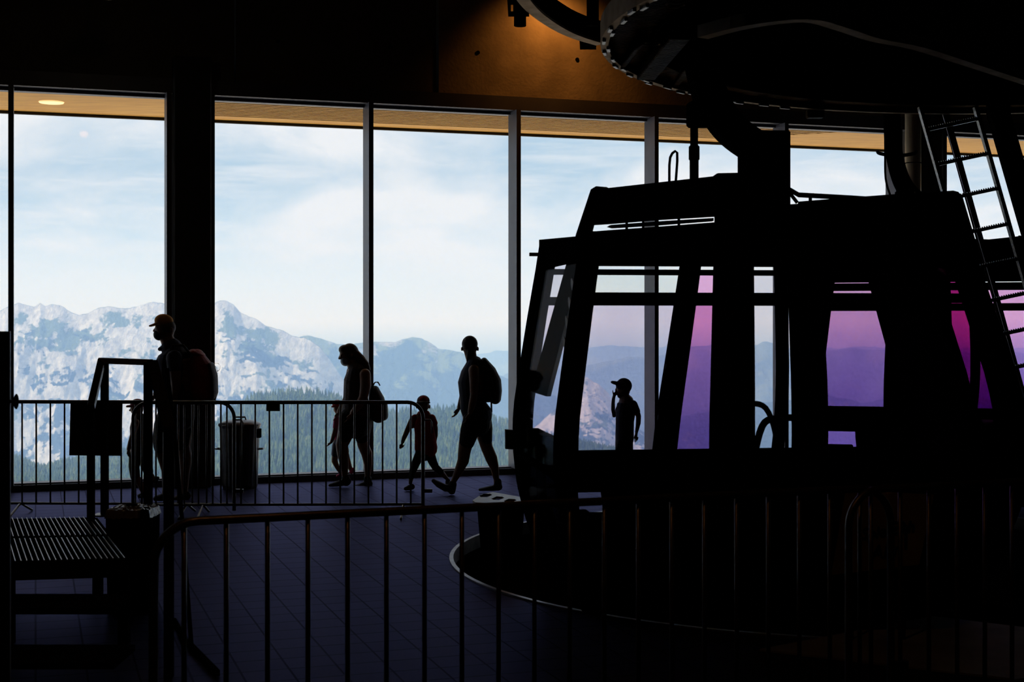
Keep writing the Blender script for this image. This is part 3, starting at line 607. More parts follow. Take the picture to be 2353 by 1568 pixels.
# ---- boy seen through the cabin, hand raised to his mouth
f = Fig('person', C7, 15.0, (500, 2660), 'boy in cap with hand raised to his mouth, seen through the near cabin windows')
f.E('body', 480, 330, 0, 150, 175, .075); f.L('body', [(520, 430, 0, 80, .045), (540, 520, 0, 85, .05)]); f.L('body', [(400, 420, 0, 60, .05), (395, 470, 0, 38, .035)]); f.L('body', [(335, 300, 0, 16, .01), (325, 330, 0, 18, .012)], 8)
f.E('body', 500, 350, -.075, 26, 44, .01)
f.L('body', [(545, 590, 0, 160, .12), (530, 750, 0, 190, .13), (520, 1000, 0, 175, .12), (510, 1250, 0, 185, .12), (500, 1450, 0, 180, .12)])
f.L('body', [(440, 660, .1, 75), (370, 790, .13, 62), (285, 880, .1, 48), (265, 760, .06, 44), (265, 620, .03, 40), (275, 520, .01, 36), (285, 470, 0, 32)])
# raised hand: palm and five fingers
f.L('body', [(288, 470, 0, 34, .022), (300, 420, 0, 36, .028)]); f.L('body', [(270, 430, -.02, 14), (262, 380, -.02, 13), (258, 340, -.02, 11)], 8)
for q, (x1, y1) in enumerate(((318, 350), (330, 368), (338, 400), (342, 438))):
    f.L('body', [(300, 410 + q * 12, -.008 + q * .012, 13), (315 + q * 3, 385 + q * 14, -.006 + q * .012, 12), (x1, y1, -.004 + q * .012, 10)], 8)
f.L('body', [(700, 660, -.13, 80), (770, 800, -.15, 66), (805, 900, -.15, 56), (800, 1040, -.15, 52), (780, 1150, -.15, 42), (760, 1240, -.15, 32)]); f.hand('body', 758, 1240, -.15, 215, 2, 10, 10)
f.L('body', [(430, 1480, -.07, 100, .07), (430, 1750, -.07, 85, .06), (430, 2000, -.07, 70), (430, 2250, -.07, 62), (430, 2520, -.07, 42), (430, 2580, -.07, 44)])
f.L('body', [(570, 1480, .07, 100, .07), (580, 1750, .07, 85, .06), (590, 2000, .07, 70), (595, 2250, .07, 62), (600, 2520, .07, 42), (600, 2580, .07, 44)])
f.E('cap', 495, 250, 0, 172, 168, .088); f.L('cap', [(360, 200, 0, 40, .07), (290, 182, 0, 38, .065), (245, 172, 0, 30, .05)])
f.L('t_shirt', [(555, 560, 0, 110, .1), (545, 640, 0, 195, .135), (530, 800, 0, 215, .14), (515, 1000, 0, 195, .13), (510, 1200, 0, 195, .13), (510, 1370, 0, 198, .13)]); f.L('t_shirt', [(450, 650, .1, 92), (385, 770, .13, 80)]); f.L('t_shirt', [(690, 650, -.12, 95), (760, 790, -.145, 82)])
f.L('shorts', [(500, 1370, 0, 185, .125), (500, 1500, 0, 190, .125)]); f.L('shorts', [(430, 1500, -.07, 120, .085), (425, 1900, -.07, 110, .08)]); f.L('shorts', [(570, 1500, .07, 120, .085), (585, 1900, .07, 110, .08)])
f.L('shoe', [(440, 2620, -.07, 60, .035), (360, 2635, -.07, 45, .038), (300, 2645, -.07, 32, .035)])
f.build(dict(body=M['skin'], cap=M['navy'], t_shirt=M['navy'], shorts=M['blackc'], shoe=M['shoe']), .0055)
f.L('shoe', [(610, 2620, .07, 60, .035), (530, 2635, .07, 45, .038), (470, 2645, .07, 32, .035)]); f.build(dict(shoe=M['shoe']), .0055)

# ================================================================== crowd barriers
def barrier(a, b_, label, group, H=1.10, rt=.018, rb=.0085, sp=.139, left_round=True, right_round=True, rc=.15, zb=.115, feet=(.18, .82), first=.5, hook=None):
    a = Vector(a); b_ = Vector(b_); d = (b_ - a); L = d.length; d.normalize(); Z = Vector((0, 0, 1))
    t_ = thing('crowd_barrier', a, label, 'barrier', group)
    t_.rotation_euler = (0, 0, math.atan2(d.y, d.x)); X = Vector((1, 0, 0))
    pts = [Vector((0, 0, zb - .06))]
    pts += [Vector((0, 0, zb))] + arc((rc, 0, H - rc), rc, 180, 90, 8, X, Z) + arc((L - rc, 0, H - rc), rc, 90, 0, 8, X, Z) + [Vector((L, 0, zb)), Vector((L, 0, zb - .06))]
    bm = NB(); tube(bm, pts, rt, 12); obj('frame', bm, M['rail'], t_, smooth=True)
    bm = NB(); tube(bm, [(0, 0, zb), (L, 0, zb)], rt * .72, 10); obj('bottom_rail', bm, M['rail'], t_, smooth=True)
    n = int((L - .02) / sp); off = (L - (n - 1) * sp) / 2 if first is None else first * sp
    bm = NB(); tube(bm, [(0, 0, zb), (0, 0, H - .008)], rb, 8); me = None
    k = 0; x = off
    while x < L - sp * .35:
        top = H
        if x < rc: top = H - rc + math.sqrt(max(rc * rc - (rc - x) ** 2, 0))
        if x > L - rc: top = H - rc + math.sqrt(max(rc * rc - (x - L + rc) ** 2, 0))
        if me is None:
            o_ = obj('bar', bm, M['rail'], t_, smooth=True); me = o_.data; o_.location = (x, 0, 0)
        else:
            o_ = bpy.data.objects.new('bar', me); COL.objects.link(o_); o_.parent = t_; o_.location = (x, 0, 0)
        o_.scale = (1, 1, 1) if top >= H - .001 else (1, 1, (top - .0) / H)
        if top < H - .001: o_.location.z = 0
        x += sp
    for fr in feet:
        bm = NB(); xx = L * fr
        tube(bm, [(xx, -.30, .012), (xx, -.27, .02), (xx, -.03, zb - .01), (xx, .03, zb - .01), (xx, .27, .02), (xx, .30, .012)], .011, 8)
        obj('foot', bm, M['rail'], t_, smooth=True)
    bm = NB()                         # coupling hooks at the ends
    tube(bm, [(L, 0, H - .17), (L + .07, 0, H - .17), (L + .085, 0, H - .20), (L + .085, 0, H - .30)], .008, 8); obj('coupling_hook', bm, M['rail'], t_, smooth=True)
    bm = NB(); box(bm, (L + .045, 0, zb + .13), (.09, .03, .035)); obj('coupling_lug', bm, M['rail'], t_)
    return t_
YB1 = 13.72
def gp(px, Y): return Vector(((px - HX) / F * Y, Y, 0))
bA = barrier(gp(-60, YB1 + .10), gp(538, YB1), 'far barrier carrying the brown board, reaching the left edge', 'far row of crowd barriers', first=.42)
bB = barrier(gp(306, YB1 - .05), gp(972, YB1), 'far barrier whose round end stands by the child in red', 'far row of crowd barriers', sp=.136, first=.6, feet=(.24, .93))
bm = NB(); p = at(628, 936, YB1); box(bm, (p.x, p.y - .01, p.z), (.13, .012, .075)); single('label_plate', bm, M['black'], 'small dark plate fixed under the top rail of the far barrier', 'plate', origin=(p.x, p.y, p.z - .0375))
# brown board hung on the far barrier
bm = NB(); prism(bm, [at(162, 926, YB1 - .03), at(281, 926, YB1 - .03), at(278, 1048, YB1 - .03), at(159, 1047, YB1 - .03)], (0, .012, 0)); bo = single('notice_board', bm, M['board'], 'plain dark brown board hung on the far barrier beside the stair rail', 'board')
bm = NB()
for px in (172, 272):
    p = at(px, 930, YB1 - .036); box(bm, p - bo.location, (.02, .01, .02))
obj('fixing_clip', bm, M['galv'], bo)
# near barriers
n0, n1 = at_z(352, 1198, 1.1), at_z(2046, 1127, 1.1)
n0 = Vector((-1.38, 5.50, 0)); dn = Vector((3.72, 1.40, 0)).normalized()
def along(px):   # point of the near line under a pixel column
    k = (px - HX) / F; q = Vector((-1.38, 5.50, 0)); s_ = (k * q.y - q.x) / (dn.x - k * dn.y); return q + dn * s_
bD = barrier(along(352), along(2047), 'near crowd barrier with rounded left end in the foreground', 'near row of crowd barriers', sp=.163, rc=.17, rb=.0105, first=.72, feet=(.06, .94), zb=.13)
bE = barrier(along(1945) + Vector((0, -.045, 0)), along(1945) + dn * 3.4, 'near crowd barrier running out of the right edge', 'near row of crowd barriers', sp=.163, rc=.17, rb=.0105, first=.75, feet=(.06, .94), zb=.13)
# yellow poster behind the near barrier
ys = at(2030, 1230, 8.3)
sg = thing('poster_board', (at(1918, 1322, 8.3).x + .3, 8.3, .0), 'dark yellow poster board with black script behind the near barrier', 'sign')
def cs(px, py, dy=0): return at(px, py, 8.3 + dy)
bm = NB(); prism(bm, [cs(1945, 1128), cs(2146, 1138), cs(2112, 1298), cs(1912, 1322)], (0, .02, 0)); obj('board', bm, M['yboard'], sg, world=True)
for px in (1960, 2080):
    bm = NB(); q = cs(px, 1300); tube(bm, [(q.x, q.y + .035, 0), (q.x, q.y + .035, q.z + .3)], .012); obj('leg', bm, M['steel'], sg, world=True)
for txt, px, py, sz, rot in (('Spieljoch', 1978, 1240, .088, 9), ('Alm', 2000, 1286, .11, 9)):
    cu = bpy.data.curves.new('lettering', 'FONT'); cu.body = txt; cu.size = sz; cu.shear = .35; cu.extrude = .002; cu.offset = .002
    to = bpy.data.objects.new('lettering', cu); COL.objects.link(to)
    dg = bpy.context.evaluated_depsgraph_get(); me = bpy.data.meshes.new_from_object(to.evaluated_get(dg)); bpy.data.objects.remove(to)
    q = cs(px, py, -.006); me.transform(Matrix.Translation(q - sg.location) @ Matrix.Rotation(R(-rot), 4, 'Y') @ Matrix.Rotation(R(90), 4, 'X'))
    me.materials.clear(); link_mesh('lettering', me, M['ink'], sg)

# ================================================================== galvanised bin with lid
tp = at(551, 1120, 16.05); tb = thing('trash_can', (tp.x, tp.y, 0), 'ribbed metal dustbin with lid and side handles beside the concrete pillar', 'dustbin')
bm = NB(); n = 48; prof = [(.185, 0), (.19, .02), (.195, .04), (.22, .68), (.228, .70)]; rings = []
for r_, z in prof: rings.append([bm.verts.new(((r_ + (.004 if k % 2 else 0)) * math.cos(2 * math.pi * k / n), (r_ + (.004 if k % 2 else 0)) * math.sin(2 * math.pi * k / n), z)) for k in range(n)])
for A, B in zip(rings, rings[1:]):
    for k in range(n): bm.faces.new((A[k], A[(k + 1) % n], B[(k + 1) % n], B[k]))
bm.faces.new(rings[0][::-1]); bm.faces.new(rings[-1]); obj('bin_body', bm, M['bin'], tb)
bm = NB(); lathe(bm, [(.235, .70), (.24, .715), (.235, .73), (.14, .765), (.02, .775)], n=40); obj('lid', bm, M['bin'], tb, smooth=True)
lid = tb.children[-1]
bm = NB(); tube(bm, [(-.07, 0, .765), (-.06, 0, .80), (.06, 0, .80), (.07, 0, .765)], .010); obj('lid_handle', bm, M['bin'], lid)
for sx in (-1, 1):
    bm = NB(); tube(bm, [(sx * .21, -.05, .44), (sx * .265, -.05, .445), (sx * .265, .05, .445), (sx * .21, .05, .44)], .008); obj('side_handle', bm, M['bin'], tb)
bm = NB(); box(bm, (.225, -.02, .62), (.03, .10, .10)); obj('lid_clamp', bm, M['black'], tb)

# ================================================================== steel steps and platform on the left
st = thing('step_platform', (-2.7, 9.0, 0), 'low steel platform with open grating and handrails at the left', 'platform')
zp = .5
fa, fb, fc, fd = at_z(-120, 1300, zp), at_z(293, 1288, zp), at_z(218, 1192, zp), at_z(-120, 1197, zp)
bm = NB()
for a, b_ in ((fa, fb), (fb, fc), (fc, fd)): bar(bm, a - Vector((0, 0, .045)), b_ - Vector((0, 0, .045)), .03, .10)
mid1, mid2 = (fa + fd) / 2, (fb + fc) / 2; bar(bm, mid1 - Vector((0, 0, .03)), mid2 - Vector((0, 0, .03)), .03, .06)
obj('platform_frame', bm, M['steel'], st, world=True)
bm = NB()
nl = 31
for k in range(nl):
    t_ = (k + .5) / nl; a = fa.lerp(fb, t_); b_ = fd.lerp(fc, t_); bar(bm, a, a.lerp(b_, .47), .005, .03); bar(bm, a.lerp(b_, .52), b_, .005, .03)
o = obj('grating', bm, M['galv'], st, world=True)
bm = NB()
for k in range(46):
    t_ = (k + .5) / 46; bar(bm, fa.lerp(fd, t_) - Vector((0, 0, .008)), fb.lerp(fc, t_) - Vector((0, 0, .008)), .004, .012)
obj('grating_cross_wire', bm, M['steel'], st, world=True)
for z, y0, y1 in ((.34, 7.55, 7.95), (.17, 7.05, 7.45)):
    bm = NB(); x1 = (262 - HX) / F * y0
    box(bm, ((x1 - 3.3) / 2, (y0 + y1) / 2, z), (x1 + 3.3, y1 - y0, .035)); obj('step', bm, M['steel'], st, world=True, bevel=.004)
for px, Y in ((20, 8.3), (285, 8.3), (20, 9.7), (225, 9.8)):
    bm = NB(); q = gp(px, Y); box(bm, (q.x, q.y, .22), (.06, .06, .44)); obj('support_leg', bm, M['steel'], st, world=True)
# handrails (flat rectangular tube)
def hb(name, a, b_, w, h, m=M['galv']):
    bm = NB(); bar(bm, a, b_, w, h); return obj(name, bm, m, st, world=True, bevel=.003)
T1, T2 = at(234, 829, 10.1), at(347, 833, 9.9)
E1, E2 = at(209, 936, 9.75), at(388, 986, 7.5)
W_ = .045
for nm, top, foot, w in (('handrail_post', T1 + Vector((.02, 0, 0)), .5, .048), ('handrail_post', T2 + Vector((-.02, 0, 0)), .30, .054), ('handrail_post', E1, .5, .045), ('handrail_post', E2, 0, .045)):
    bm = NB(); box(bm, (top.x, top.y, (top.z + foot) / 2), (w, .05, top.z - foot)); obj(nm, bm, M['steel'], st, world=True, bevel=.003)
bm = NB(); q = T1 + Vector((.02, 0, 0)); box(bm, (q.x, q.y, .505), (.14, .14, .012)); obj('post_foot_plate', bm, M['galv'], st, world=True)
hb('handrail', T1 + Vector((-.01, 0, 0)), T2, .05, .042, mat('lit_galvanised_handrail', (.7,.7,.76), .35, .4)); hb('handrail', T1, E1, .05, .045, M['galv']); hb('handrail', T2 + Vector((.01, 0, 0)), E2, .07, .035, M['board'])  # top bar gets a paler copy, the light on it put into its colour
bm = NB(); tube(bm, [at(384, 848, 8.6), at(402, 1000, 8.4), at(418, 1190, 8.0), at(441, 1500, 7.45)], .012, 8); obj('brace_rod', bm, M['steel'], st, world=True, smooth=True)
bm = NB(); bar(bm, at_z(417, 1463, .02), at_z(499, 1548, .02), .03, .03); bar(bm, at_z(400, 1430, .02), at_z(430, 1480, .02), .02, .05); obj('floor_bracket', bm, M['steel'], st, world=True)
# waste box lined with clear film beside the platform
wb = thing('waste_box', (at(306, 1160, 9.3).x + .0, 9.3, 0), 'black waste box lined with shiny film beside the steel platform', 'bin')
bm = NB(); prism(bm, [(-.13, -.13, 0), (.13, -.13, 0), (.13, .13, 0), (-.13, .13, 0)], (0, 0, .64))
for v in bm.verts:
    if v.co.z > .3: v.co.x *= 1.08; v.co.y *= 1.08
obj('box_body', bm, M['black'], wb, bevel=.008)
bm = NB(); bmesh.ops.create_grid(bm, x_segments=26, y_segments=26, size=.148)
rr = random.Random(3)
for v in bm.verts:
    e = max(abs(v.co.x), abs(v.co.y)) / .148
    v.co.z = .66 + .02 * (1 - e) + rr.uniform(-.006, .006) - (.05 if e > .97 else 0)
obj('film_liner', bm, M['bag'], wb); bm = NB(); box(bm, (0, -.03, .685), (.07, .02, .012)); obj('handle_slot', bm, M['black'], wb)
# dark control cabinet at far left edge with knob
cb = thing('control_cabinet', (-2.36, 6.0, 0), 'tall dark cabinet with a round side knob cut by the left edge', 'cabinet')
xr = (24 - HX) / F * 6.12; zt = at(0, 762, 6.0).z
bm = NB(); box(bm, (xr - .2 + 2.36, .06, zt / 2), (.40, .12, zt)); obj('cabinet_body', bm, M['black'], cb, bevel=.004)
bm = NB(); box(bm, (xr + 2.36 - .003, .121, zt / 2), (.004, .012, zt)); obj('edge_strip', bm, M['galv'], cb)
kz = at(0, 925, 6.0).z
bm = NB(); r_ = bmesh.ops.create_cone(bm, cap_ends=True, segments=20, radius1=.008, radius2=.008, depth=.035); bmesh.ops.transform(bm, matrix=Matrix.Translation((xr + 2.36 + .018, .06, kz)) @ Matrix.Rotation(R(90), 4, 'Y'), verts=r_['verts'])
r_ = bmesh.ops.create_cone(bm, cap_ends=True, segments=24, radius1=.018, radius2=.033, depth=.012); bmesh.ops.transform(bm, matrix=Matrix.Translation((xr + 2.36 + .040, .06, kz)) @ Matrix.Rotation(R(90), 4, 'Y'), verts=r_['verts'])
obj('knob', bm, M['black'], cb, smooth=False)

# ================================================================== gondola cabin
def lerp_t(tab, z):
    if z >= tab[0][0]: return tab[0][1]
    for (z0, v0), (z1, v1) in zip(tab, tab[1:]):
        if z >= z1: return v0 + (v1 - v0) * (z0 - z) / (z0 - z1)
    return tab[-1][1]
WLt = [(2.5, 1.185), (2.3, 1.21), (1.9, 1.275), (1.5, 1.335), (1.25, 1.37), (1.0, 1.375), (.7, 1.345), (.4, 1.27), (.1, 1.16)]
WRt = [(2.5, 1.24), (2.3, 1.31), (1.9, 1.44), (1.5, 1.57), (1.25, 1.62), (1.0, 1.635), (.7, 1.58), (.4, 1.46), (.1, 1.30)]
Dt = [(2.5, .80), (2.3, .83), (1.9, .865), (1.5, .895), (1.2, .91), (.9, .91), (.5, .87), (.1, .76)]
def CP(side, a, z, off=0):
    """point on the cabin skin: side near/far/left/right, a in -1..1 along the side, off inwards"""
    wl_, wr_, d_ = lerp_t(WLt, z) - off, lerp_t(WRt, z) - off, lerp_t(Dt, z) - off
    if side == 'near': return Vector((a * (wr_ if a > 0 else wl_), -d_, z))
    if side == 'far': return Vector((a * (wr_ if a > 0 else wl_), d_, z))
    if side == 'left': return Vector((-wl_, a * d_, z))
    return Vector((wr_, a * d_, z))
def patch(bm, side, a0, a1, z0, z1, off=0.0, th=.05, nz=None, a0b=None, a1b=None):
    nz = nz or max(1, int(abs(z1 - z0) / .12)); na = 2 if (a0 < 0 < a1) else 1; aa0b = a0 if a0b is None else a0b; aa1b = a1 if a1b is None else a1b
    cols = []
    for i in range(nz + 1):
        t_ = i / nz; z = z0 + (z1 - z0) * t_; l = aa0b + (a0 - aa0b) * t_; r_ = aa1b + (a1 - aa1b) * t_
        xs = [l, 0, r_] if na == 2 else [l, r_]
        cols.append(([bm.verts.new(CP(side, x, z, off)) for x in xs], [bm.verts.new(CP(side, x, z, off + th)) for x in xs]))
    n = len(cols[0][0])
    for (o0, i0), (o1, i1) in zip(cols, cols[1:]):
        for k in range(n - 1):
            bm.faces.new((o0[k], o0[k + 1], o1[k + 1], o1[k])); bm.faces.new((i0[k], i1[k], i1[k + 1], i0[k + 1]))
        bm.faces.new((o0[0], o1[0], i1[0], i0[0])); bm.faces.new((o0[-1], i0[-1], i1[-1], o1[-1]))
    for (o0, i0) in (cols[0], cols[-1]):
        for k in range(n - 1): bm.faces.new((o0[k], i0[k], i0[k + 1], o0[k + 1]))
CW = (1.49, 9.54); CROT = R(8)
ga = thing('gondola_cabin', (CW[0], CW[1], 0), 'nearest black gondola cabin with tinted windows filling the right half', 'gondola', 'gondola cabins in the station', CROT)
ZR = 2.40
bm = NB()
# lower shell of all four sides
for sd in ('near', 'far', 'left', 'right'):
    patch(bm, sd, -1, 1, .10, .48)
# lower bands
for sd in ('near', 'far'):
    patch(bm, sd, -1, 1, .86 if sd == 'near' else .67, 1.0 if sd == 'near' else .945)
    patch(bm, sd, -.86, .86, .48, .50)
    for a0, a1 in ((-1, -.935), (-.55, .55), (.90, 1)): patch(bm, sd, a0, a1, .48, .86)
patch(bm, 'left', -1, -.93, .48, .95); patch(bm, 'left', .80, 1, .48, .95); patch(bm, 'right', -1, 1, .48, .98)
patch(bm, 'left', -.93, .80, .925, .955)
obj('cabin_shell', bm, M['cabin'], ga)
# corner posts
for sd, a0, a1 in (('near', -1, -.93), ('near', .915, 1), ('far', -1, -.94), ('far', .975, 1), ('left', -1, -.92), ('left', .80, 1), ('right', -1, -.90), ('right', -.22, 1)):
    bm = NB(); patch(bm, sd, a0, a1, .94, ZR, 0, .06); obj('corner_post', bm, M['cabin'], ga)
# door posts
for sd in ('near', 'far'):
    for a0, a1, a0b, a1b in (((-.315, -.105, -.315, -.105), (.08, .225, .065, .19)) if sd == 'near' else ((-.12, .0, -.25, -.13), (.43, .50, .345, .405))):
        bm = NB(); patch(bm, sd, a0, a1, .94, ZR, 0, .06, None, a0b, a1b); obj('door_post', bm, M['cabin'], ga)
    bm = NB(); patch(bm, sd, -.012, .012, .94, ZR, .0, .03)
    bm.free()
# horizontal window rails and roof beam
for sd in ('near', 'far'):
    bm = NB(); patch(bm, sd, -1, 1, 1.995, 2.055, 0, .05); obj('transom', bm, M['cabin'], ga)
    bm = NB(); patch(bm, sd, -1, 1, 2.215, 2.255, 0, .05); obj('vent_rail', bm, M['cabin'], ga)
    bm = NB(); patch(bm, sd, -1, 1, 2.305, 2.425, 0, .05); obj('roof_beam', bm, M['cabin'], ga)
for sd in ('left', 'right'):
    bm = NB(); patch(bm, sd, -1, 1, 2.25, 2.37, 0, .05); obj('roof_beam', bm, M['cabin'], ga)
# glazing
def pane(sd, a0, a1, z0, z1, g, inset=.025):
    bm = NB(); patch(bm, sd, a0, a1, z0, z1, inset, .006); obj('window_pane', bm, g, ga)
def pane2(sd, a0, a1, a0b, a1b, z0, z1, g):
    f0 = lambda z, A, B: B + (A - B) * (z - .94) / (ZR - .94)
    bm = NB(); patch(bm, sd, f0(z1, a0, a0b), f0(z1, a1, a1b), z0, z1, .025, .006, None, f0(z0, a0, a0b), f0(z0, a1, a1b)); obj('window_pane', bm, g, ga)
for z0, z1, gg in ((1.0, 1.995, (G_LAV, G_CLR, G_PUR)), (2.055, 2.215, (G_CLR, G_CLR, G_PUR))):
    pane2('near', -.93, -.315, -.93, -.315, z0, z1, gg[0]); pane2('near', -.105, .08, -.105, .065, z0, z1, gg[1]); pane2('near', .225, .915, .19, .915, z0, z1, gg[2])
for z0, z1, gg in ((.945, 1.995, (G_LAV, G_PUR2, G_LAV)), (2.055, 2.215, (G_CLR, G_PUR, G_LAV))):
    pane2('far', -.94, -.12, -.94, -.25, z0, z1, gg[0]); pane2('far', .0, .215, -.13, .14, z0, z1, gg[1]); pane2('far', .215, .43, .14, .345, z0, z1, gg[2]); pane2('far', .50, .975, .405, .975, z0, z1, gg[2])
bm = NB(); patch(bm, 'left', -.97, -.33, 1.40, 2.27, .03, .03, None, -.30, .46); obj('end_brace', bm, M['cabin'], ga)
pane('left', -.92, .80, .955, 2.25, G_LAV); pane('left', -.93, .80, .48, .925, G_CLR); pane('right', -.90, -.22, .98, 2.25, G_MAG)
# roof
bm = NB(); top = [CP('near', -1, 2.35), CP('near', 0, 2.35), CP('near', 1, 2.35), CP('far', 1, 2.42), CP('far', 0, 2.42), CP('far', -1, 2.42)]
prism(bm, top, (0, 0, .045)); obj('roof_panel', bm, M['cabin'], ga)
bm = NB(); bar(bm, CP('far', -1, 2.36) + Vector((-.06, 0, 0)), CP('far', -1, 2.36) + Vector((.02, 0, 0)), .03, .025); obj('roof_lug', bm, M['cabin'], ga)
# raised fairing along the near edge of the roof, with feet leaving a slit
def near_pt(px, py, off=.0):
    """intersection of a viewing line with the cabin's near side plane, in cabin space"""
    n_ = Vector((-math.sin(CROT), math.cos(CROT), 0)); c = Vector((CW[0], CW[1], 0)); dist = -(.80 - off)
    dirv = Vector(((px - HX) / F, 1, -(py - HY) / F)); o_ = Vector((0, 0, CH))
    tt = ((c + n_ * dist - o_).dot(n_)) / dirv.dot(n_); q = o_ + dirv * tt
    return Matrix.LocRotScale(Vector((CW[0], CW[1], 0)), Matrix.Rotation(CROT, 3, 'Z').to_euler(), None).inverted() @ q
bm = NB()
pts = [near_pt(*p) for p in ((1322, 560), (1325, 540), (1360, 434), (1370, 428), (1394, 430), (1398, 432), (1640, 405), (1650, 398), (1742, 396), (1742, 494), (1640, 498), (1523, 505), (1400, 515), (1366, 517), (1362, 532), (1358, 560))]
prism(bm, pts, (0, .035, 0)); obj('roof_fairing', bm, M['cabin'], ga)
bm = NB(); pts = [near_pt(*p) for p in ((1356, 560), (1363, 532), (1400, 529), (1525, 520), (1640, 511), (1742, 505), (1742, 560))]
prism(bm, pts, (0, .035, 0)); obj('roof_sill', bm, M['cabin'], ga)
bm = NB(); pts = [near_pt(*p) for p in ((1645, 560), (1645, 490), (1742, 480), (1810, 470), (2080, 452), (2105, 444), (2190, 438), (2202, 441), (2212, 452), (2244, 560))]
prism(bm, pts, (0, .035, 0)); obj('roof_fairing', bm, M['cabin'], ga)
bm = NB(); pts = [near_pt(*p, .07) for p in ((1398, 521), (1404, 517), (1523, 508), (1640, 501), (1640, 508), (1523, 517), (1430, 523), (1410, 524))]
prism(bm, pts, (0, .05, 0)); obj('ski_rack_rail', bm, M['steel'], ga)
for px in (1440, 1478, 1560):
    bm = NB(); a = near_pt(px, 532, .08); b_ = near_pt(px, 498, .08); bar(bm, a, b_, .012, .02, (0, 1, 0)); obj('rack_bracket', bm, M['steel'], ga)
# roof stays, bolts and handle loop
bm = NB(); tube(bm, [near_pt(1800, 428, .3), near_pt(1835, 448, .3), near_pt(1960, 455, .3), near_pt(2060, 462, .3)], .016, 8); obj('roof_stay', bm, M['steel'], ga, smooth=True)
bm = NB(); tube(bm, [near_pt(1835, 468, .3), near_pt(1960, 458, .3), near_pt(2110, 447, .3)], .013, 8); obj('roof_stay', bm, M['steel'], ga, smooth=True)
bm = NB(); tube(bm, [near_pt(1800, 425, .3), near_pt(1832, 466, .3)], .012, 8); obj('roof_stay', bm, M['steel'], ga, smooth=True)
for px, py, r_ in ((1862, 470, .022), (2107, 462, .03)):
    bm = NB(); q = near_pt(px, py, .25); lathe(bm, [(r_, -.05), (r_, .02), (r_ * .5, .022), (r_ * .5, .06)], tuple(q), 12); obj('roof_bolt', bm, M['machine'], ga)
bm = NB(); tube(bm, spline([near_pt(1538, 418, .35), near_pt(1540, 362, .35), near_pt(1556, 351, .35), near_pt(1553, 415, .35)], 3), .0085, 8); obj('roof_handle', bm, M['steel'], ga, smooth=True)
# hanger arm : flat curved box arm
def sweep_flat(bm, pts, w, dep):
    pts = [Vector(p) for p in pts]; rings = []
    for i, p in enumerate(pts):
        d = (pts[min(i + 1, len(pts) - 1)] - pts[max(i - 1, 0)]).normalized(); s_ = d.cross(Vector((0, 1, 0))).normalized()
        ww = w[i] if isinstance(w, list) else w
        rings.append([bm.verts.new(p + s_ * (ww / 2) * q[0] + Vector((0, dep / 2 * q[1], 0))) for q in ((-1, -1), (1, -1), (1, 1), (-1, 1))])
    for A, B in zip(rings, rings[1:]):
        for k in range(4): bm.faces.new((A[k], A[(k + 1) % 4], B[(k + 1) % 4], B[k]))
    bm.faces.new(rings[0][::-1]); bm.faces.new(rings[-1])
bm = NB(); cp = spline([near_pt(*p, .8) for p in ((1600, -230), (1602, -80), (1606, 60), (1614, 150), (1638, 235), (1678, 295), (1730, 335), (1765, 352))], 6)
sweep_flat(bm, cp, .20, .16); obj('hanger_arm', bm, M['cabin'], ga)
bm = NB(); box(bm, near_pt(1755, 395, .8), (.29, .26, .53)); box(bm, near_pt(1778, 325, .8), (.16, .2, .12)); obj('suspension_block', bm, M['cabin'], ga, bevel=.01)
bm = NB(); box(bm, near_pt(1612, 262, .8), (.17, .18, .17)); obj('arm_knuckle', bm, M['cabin'], ga, bevel=.015)
bm = NB(); lathe(bm, [(.03, 0), (.03, .16), (.036, .165), (.036, .25), (.026, .26), (.026, .42)], tuple(near_pt(1595, 424, .72)), 16); obj('damper_rod', bm, M['steel'], ga, smooth=True)
# seats inside, floor, handrail
bm = NB(); prism(bm, [CP(s_, a, .10, .03) for s_, a in (('near', -1), ('near', 0), ('near', 1), ('far', 1), ('far', 0), ('far', -1))], (0, 0, .03)); obj('cabin_floor', bm, M['tread'], ga)
for sx in (-1, 1):
    wv = 1.30 if sx < 0 else 1.52
    bm = NB(); box(bm, (sx * (wv - .24), 0, .50), (.42, 1.56, .07)); obj('seat', bm, M['black'], ga, bevel=.015)
    bm = NB(); n_s = 4
    for k in range(n_s):
        yy = -.585 + k * .39
        prism(bm, [(sx * (wv - .10), yy - .17, .54), (sx * (wv - .03), yy - .17, .54), (sx * (wv - .01), yy - .15, 1.12), (sx * (wv - .09), yy - .15, 1.12)], (0, .33, 0))
    obj('backrest', bm, M['black'], ga, bevel=.02)
bm = NB(); tube(bm, spline([(.12, -.55, .14), (.12, -.55, 1.0), (.06, -.55, 1.30), (-.04, -.55, 1.36), (-.06, -.55, 1.30)], 5), .018, 10); obj('grab_pole', bm, M['steel'], ga, smooth=True)
bm = NB(); tube(bm, spline([(-.02, -.6, .88), (-.06, -.6, .96), (.0, -.6, 1.22), (.10, -.6, 1.27), (.24, -.6, 1.27)], 5), .022, 10); obj('grab_handle', bm, M['steel'], ga, smooth=True)
# buffer and stickers on the left end
bm = NB(); patch(bm, 'left', .95, 1.0, .96, 1.10, -.05, .05); obj('buffer', bm, M['rubber'], ga, bevel=.01)
for k, z in enumerate((2.10, 1.985, 1.87, 1.75)):
    bm = NB(); q = CP('left', -.80, z, .02); r_ = bmesh.ops.create_cone(bm, cap_ends=True, segments=24, radius1=.045, radius2=.045, depth=.004)
    bmesh.ops.transform(bm, matrix=Matrix.Translation(q) @ Matrix.Rotation(R(82), 4, 'Y'), verts=r_['verts']); obj('round_sticker', bm, mat('sticker_grey', (.25,.22,.23), .6), ga)
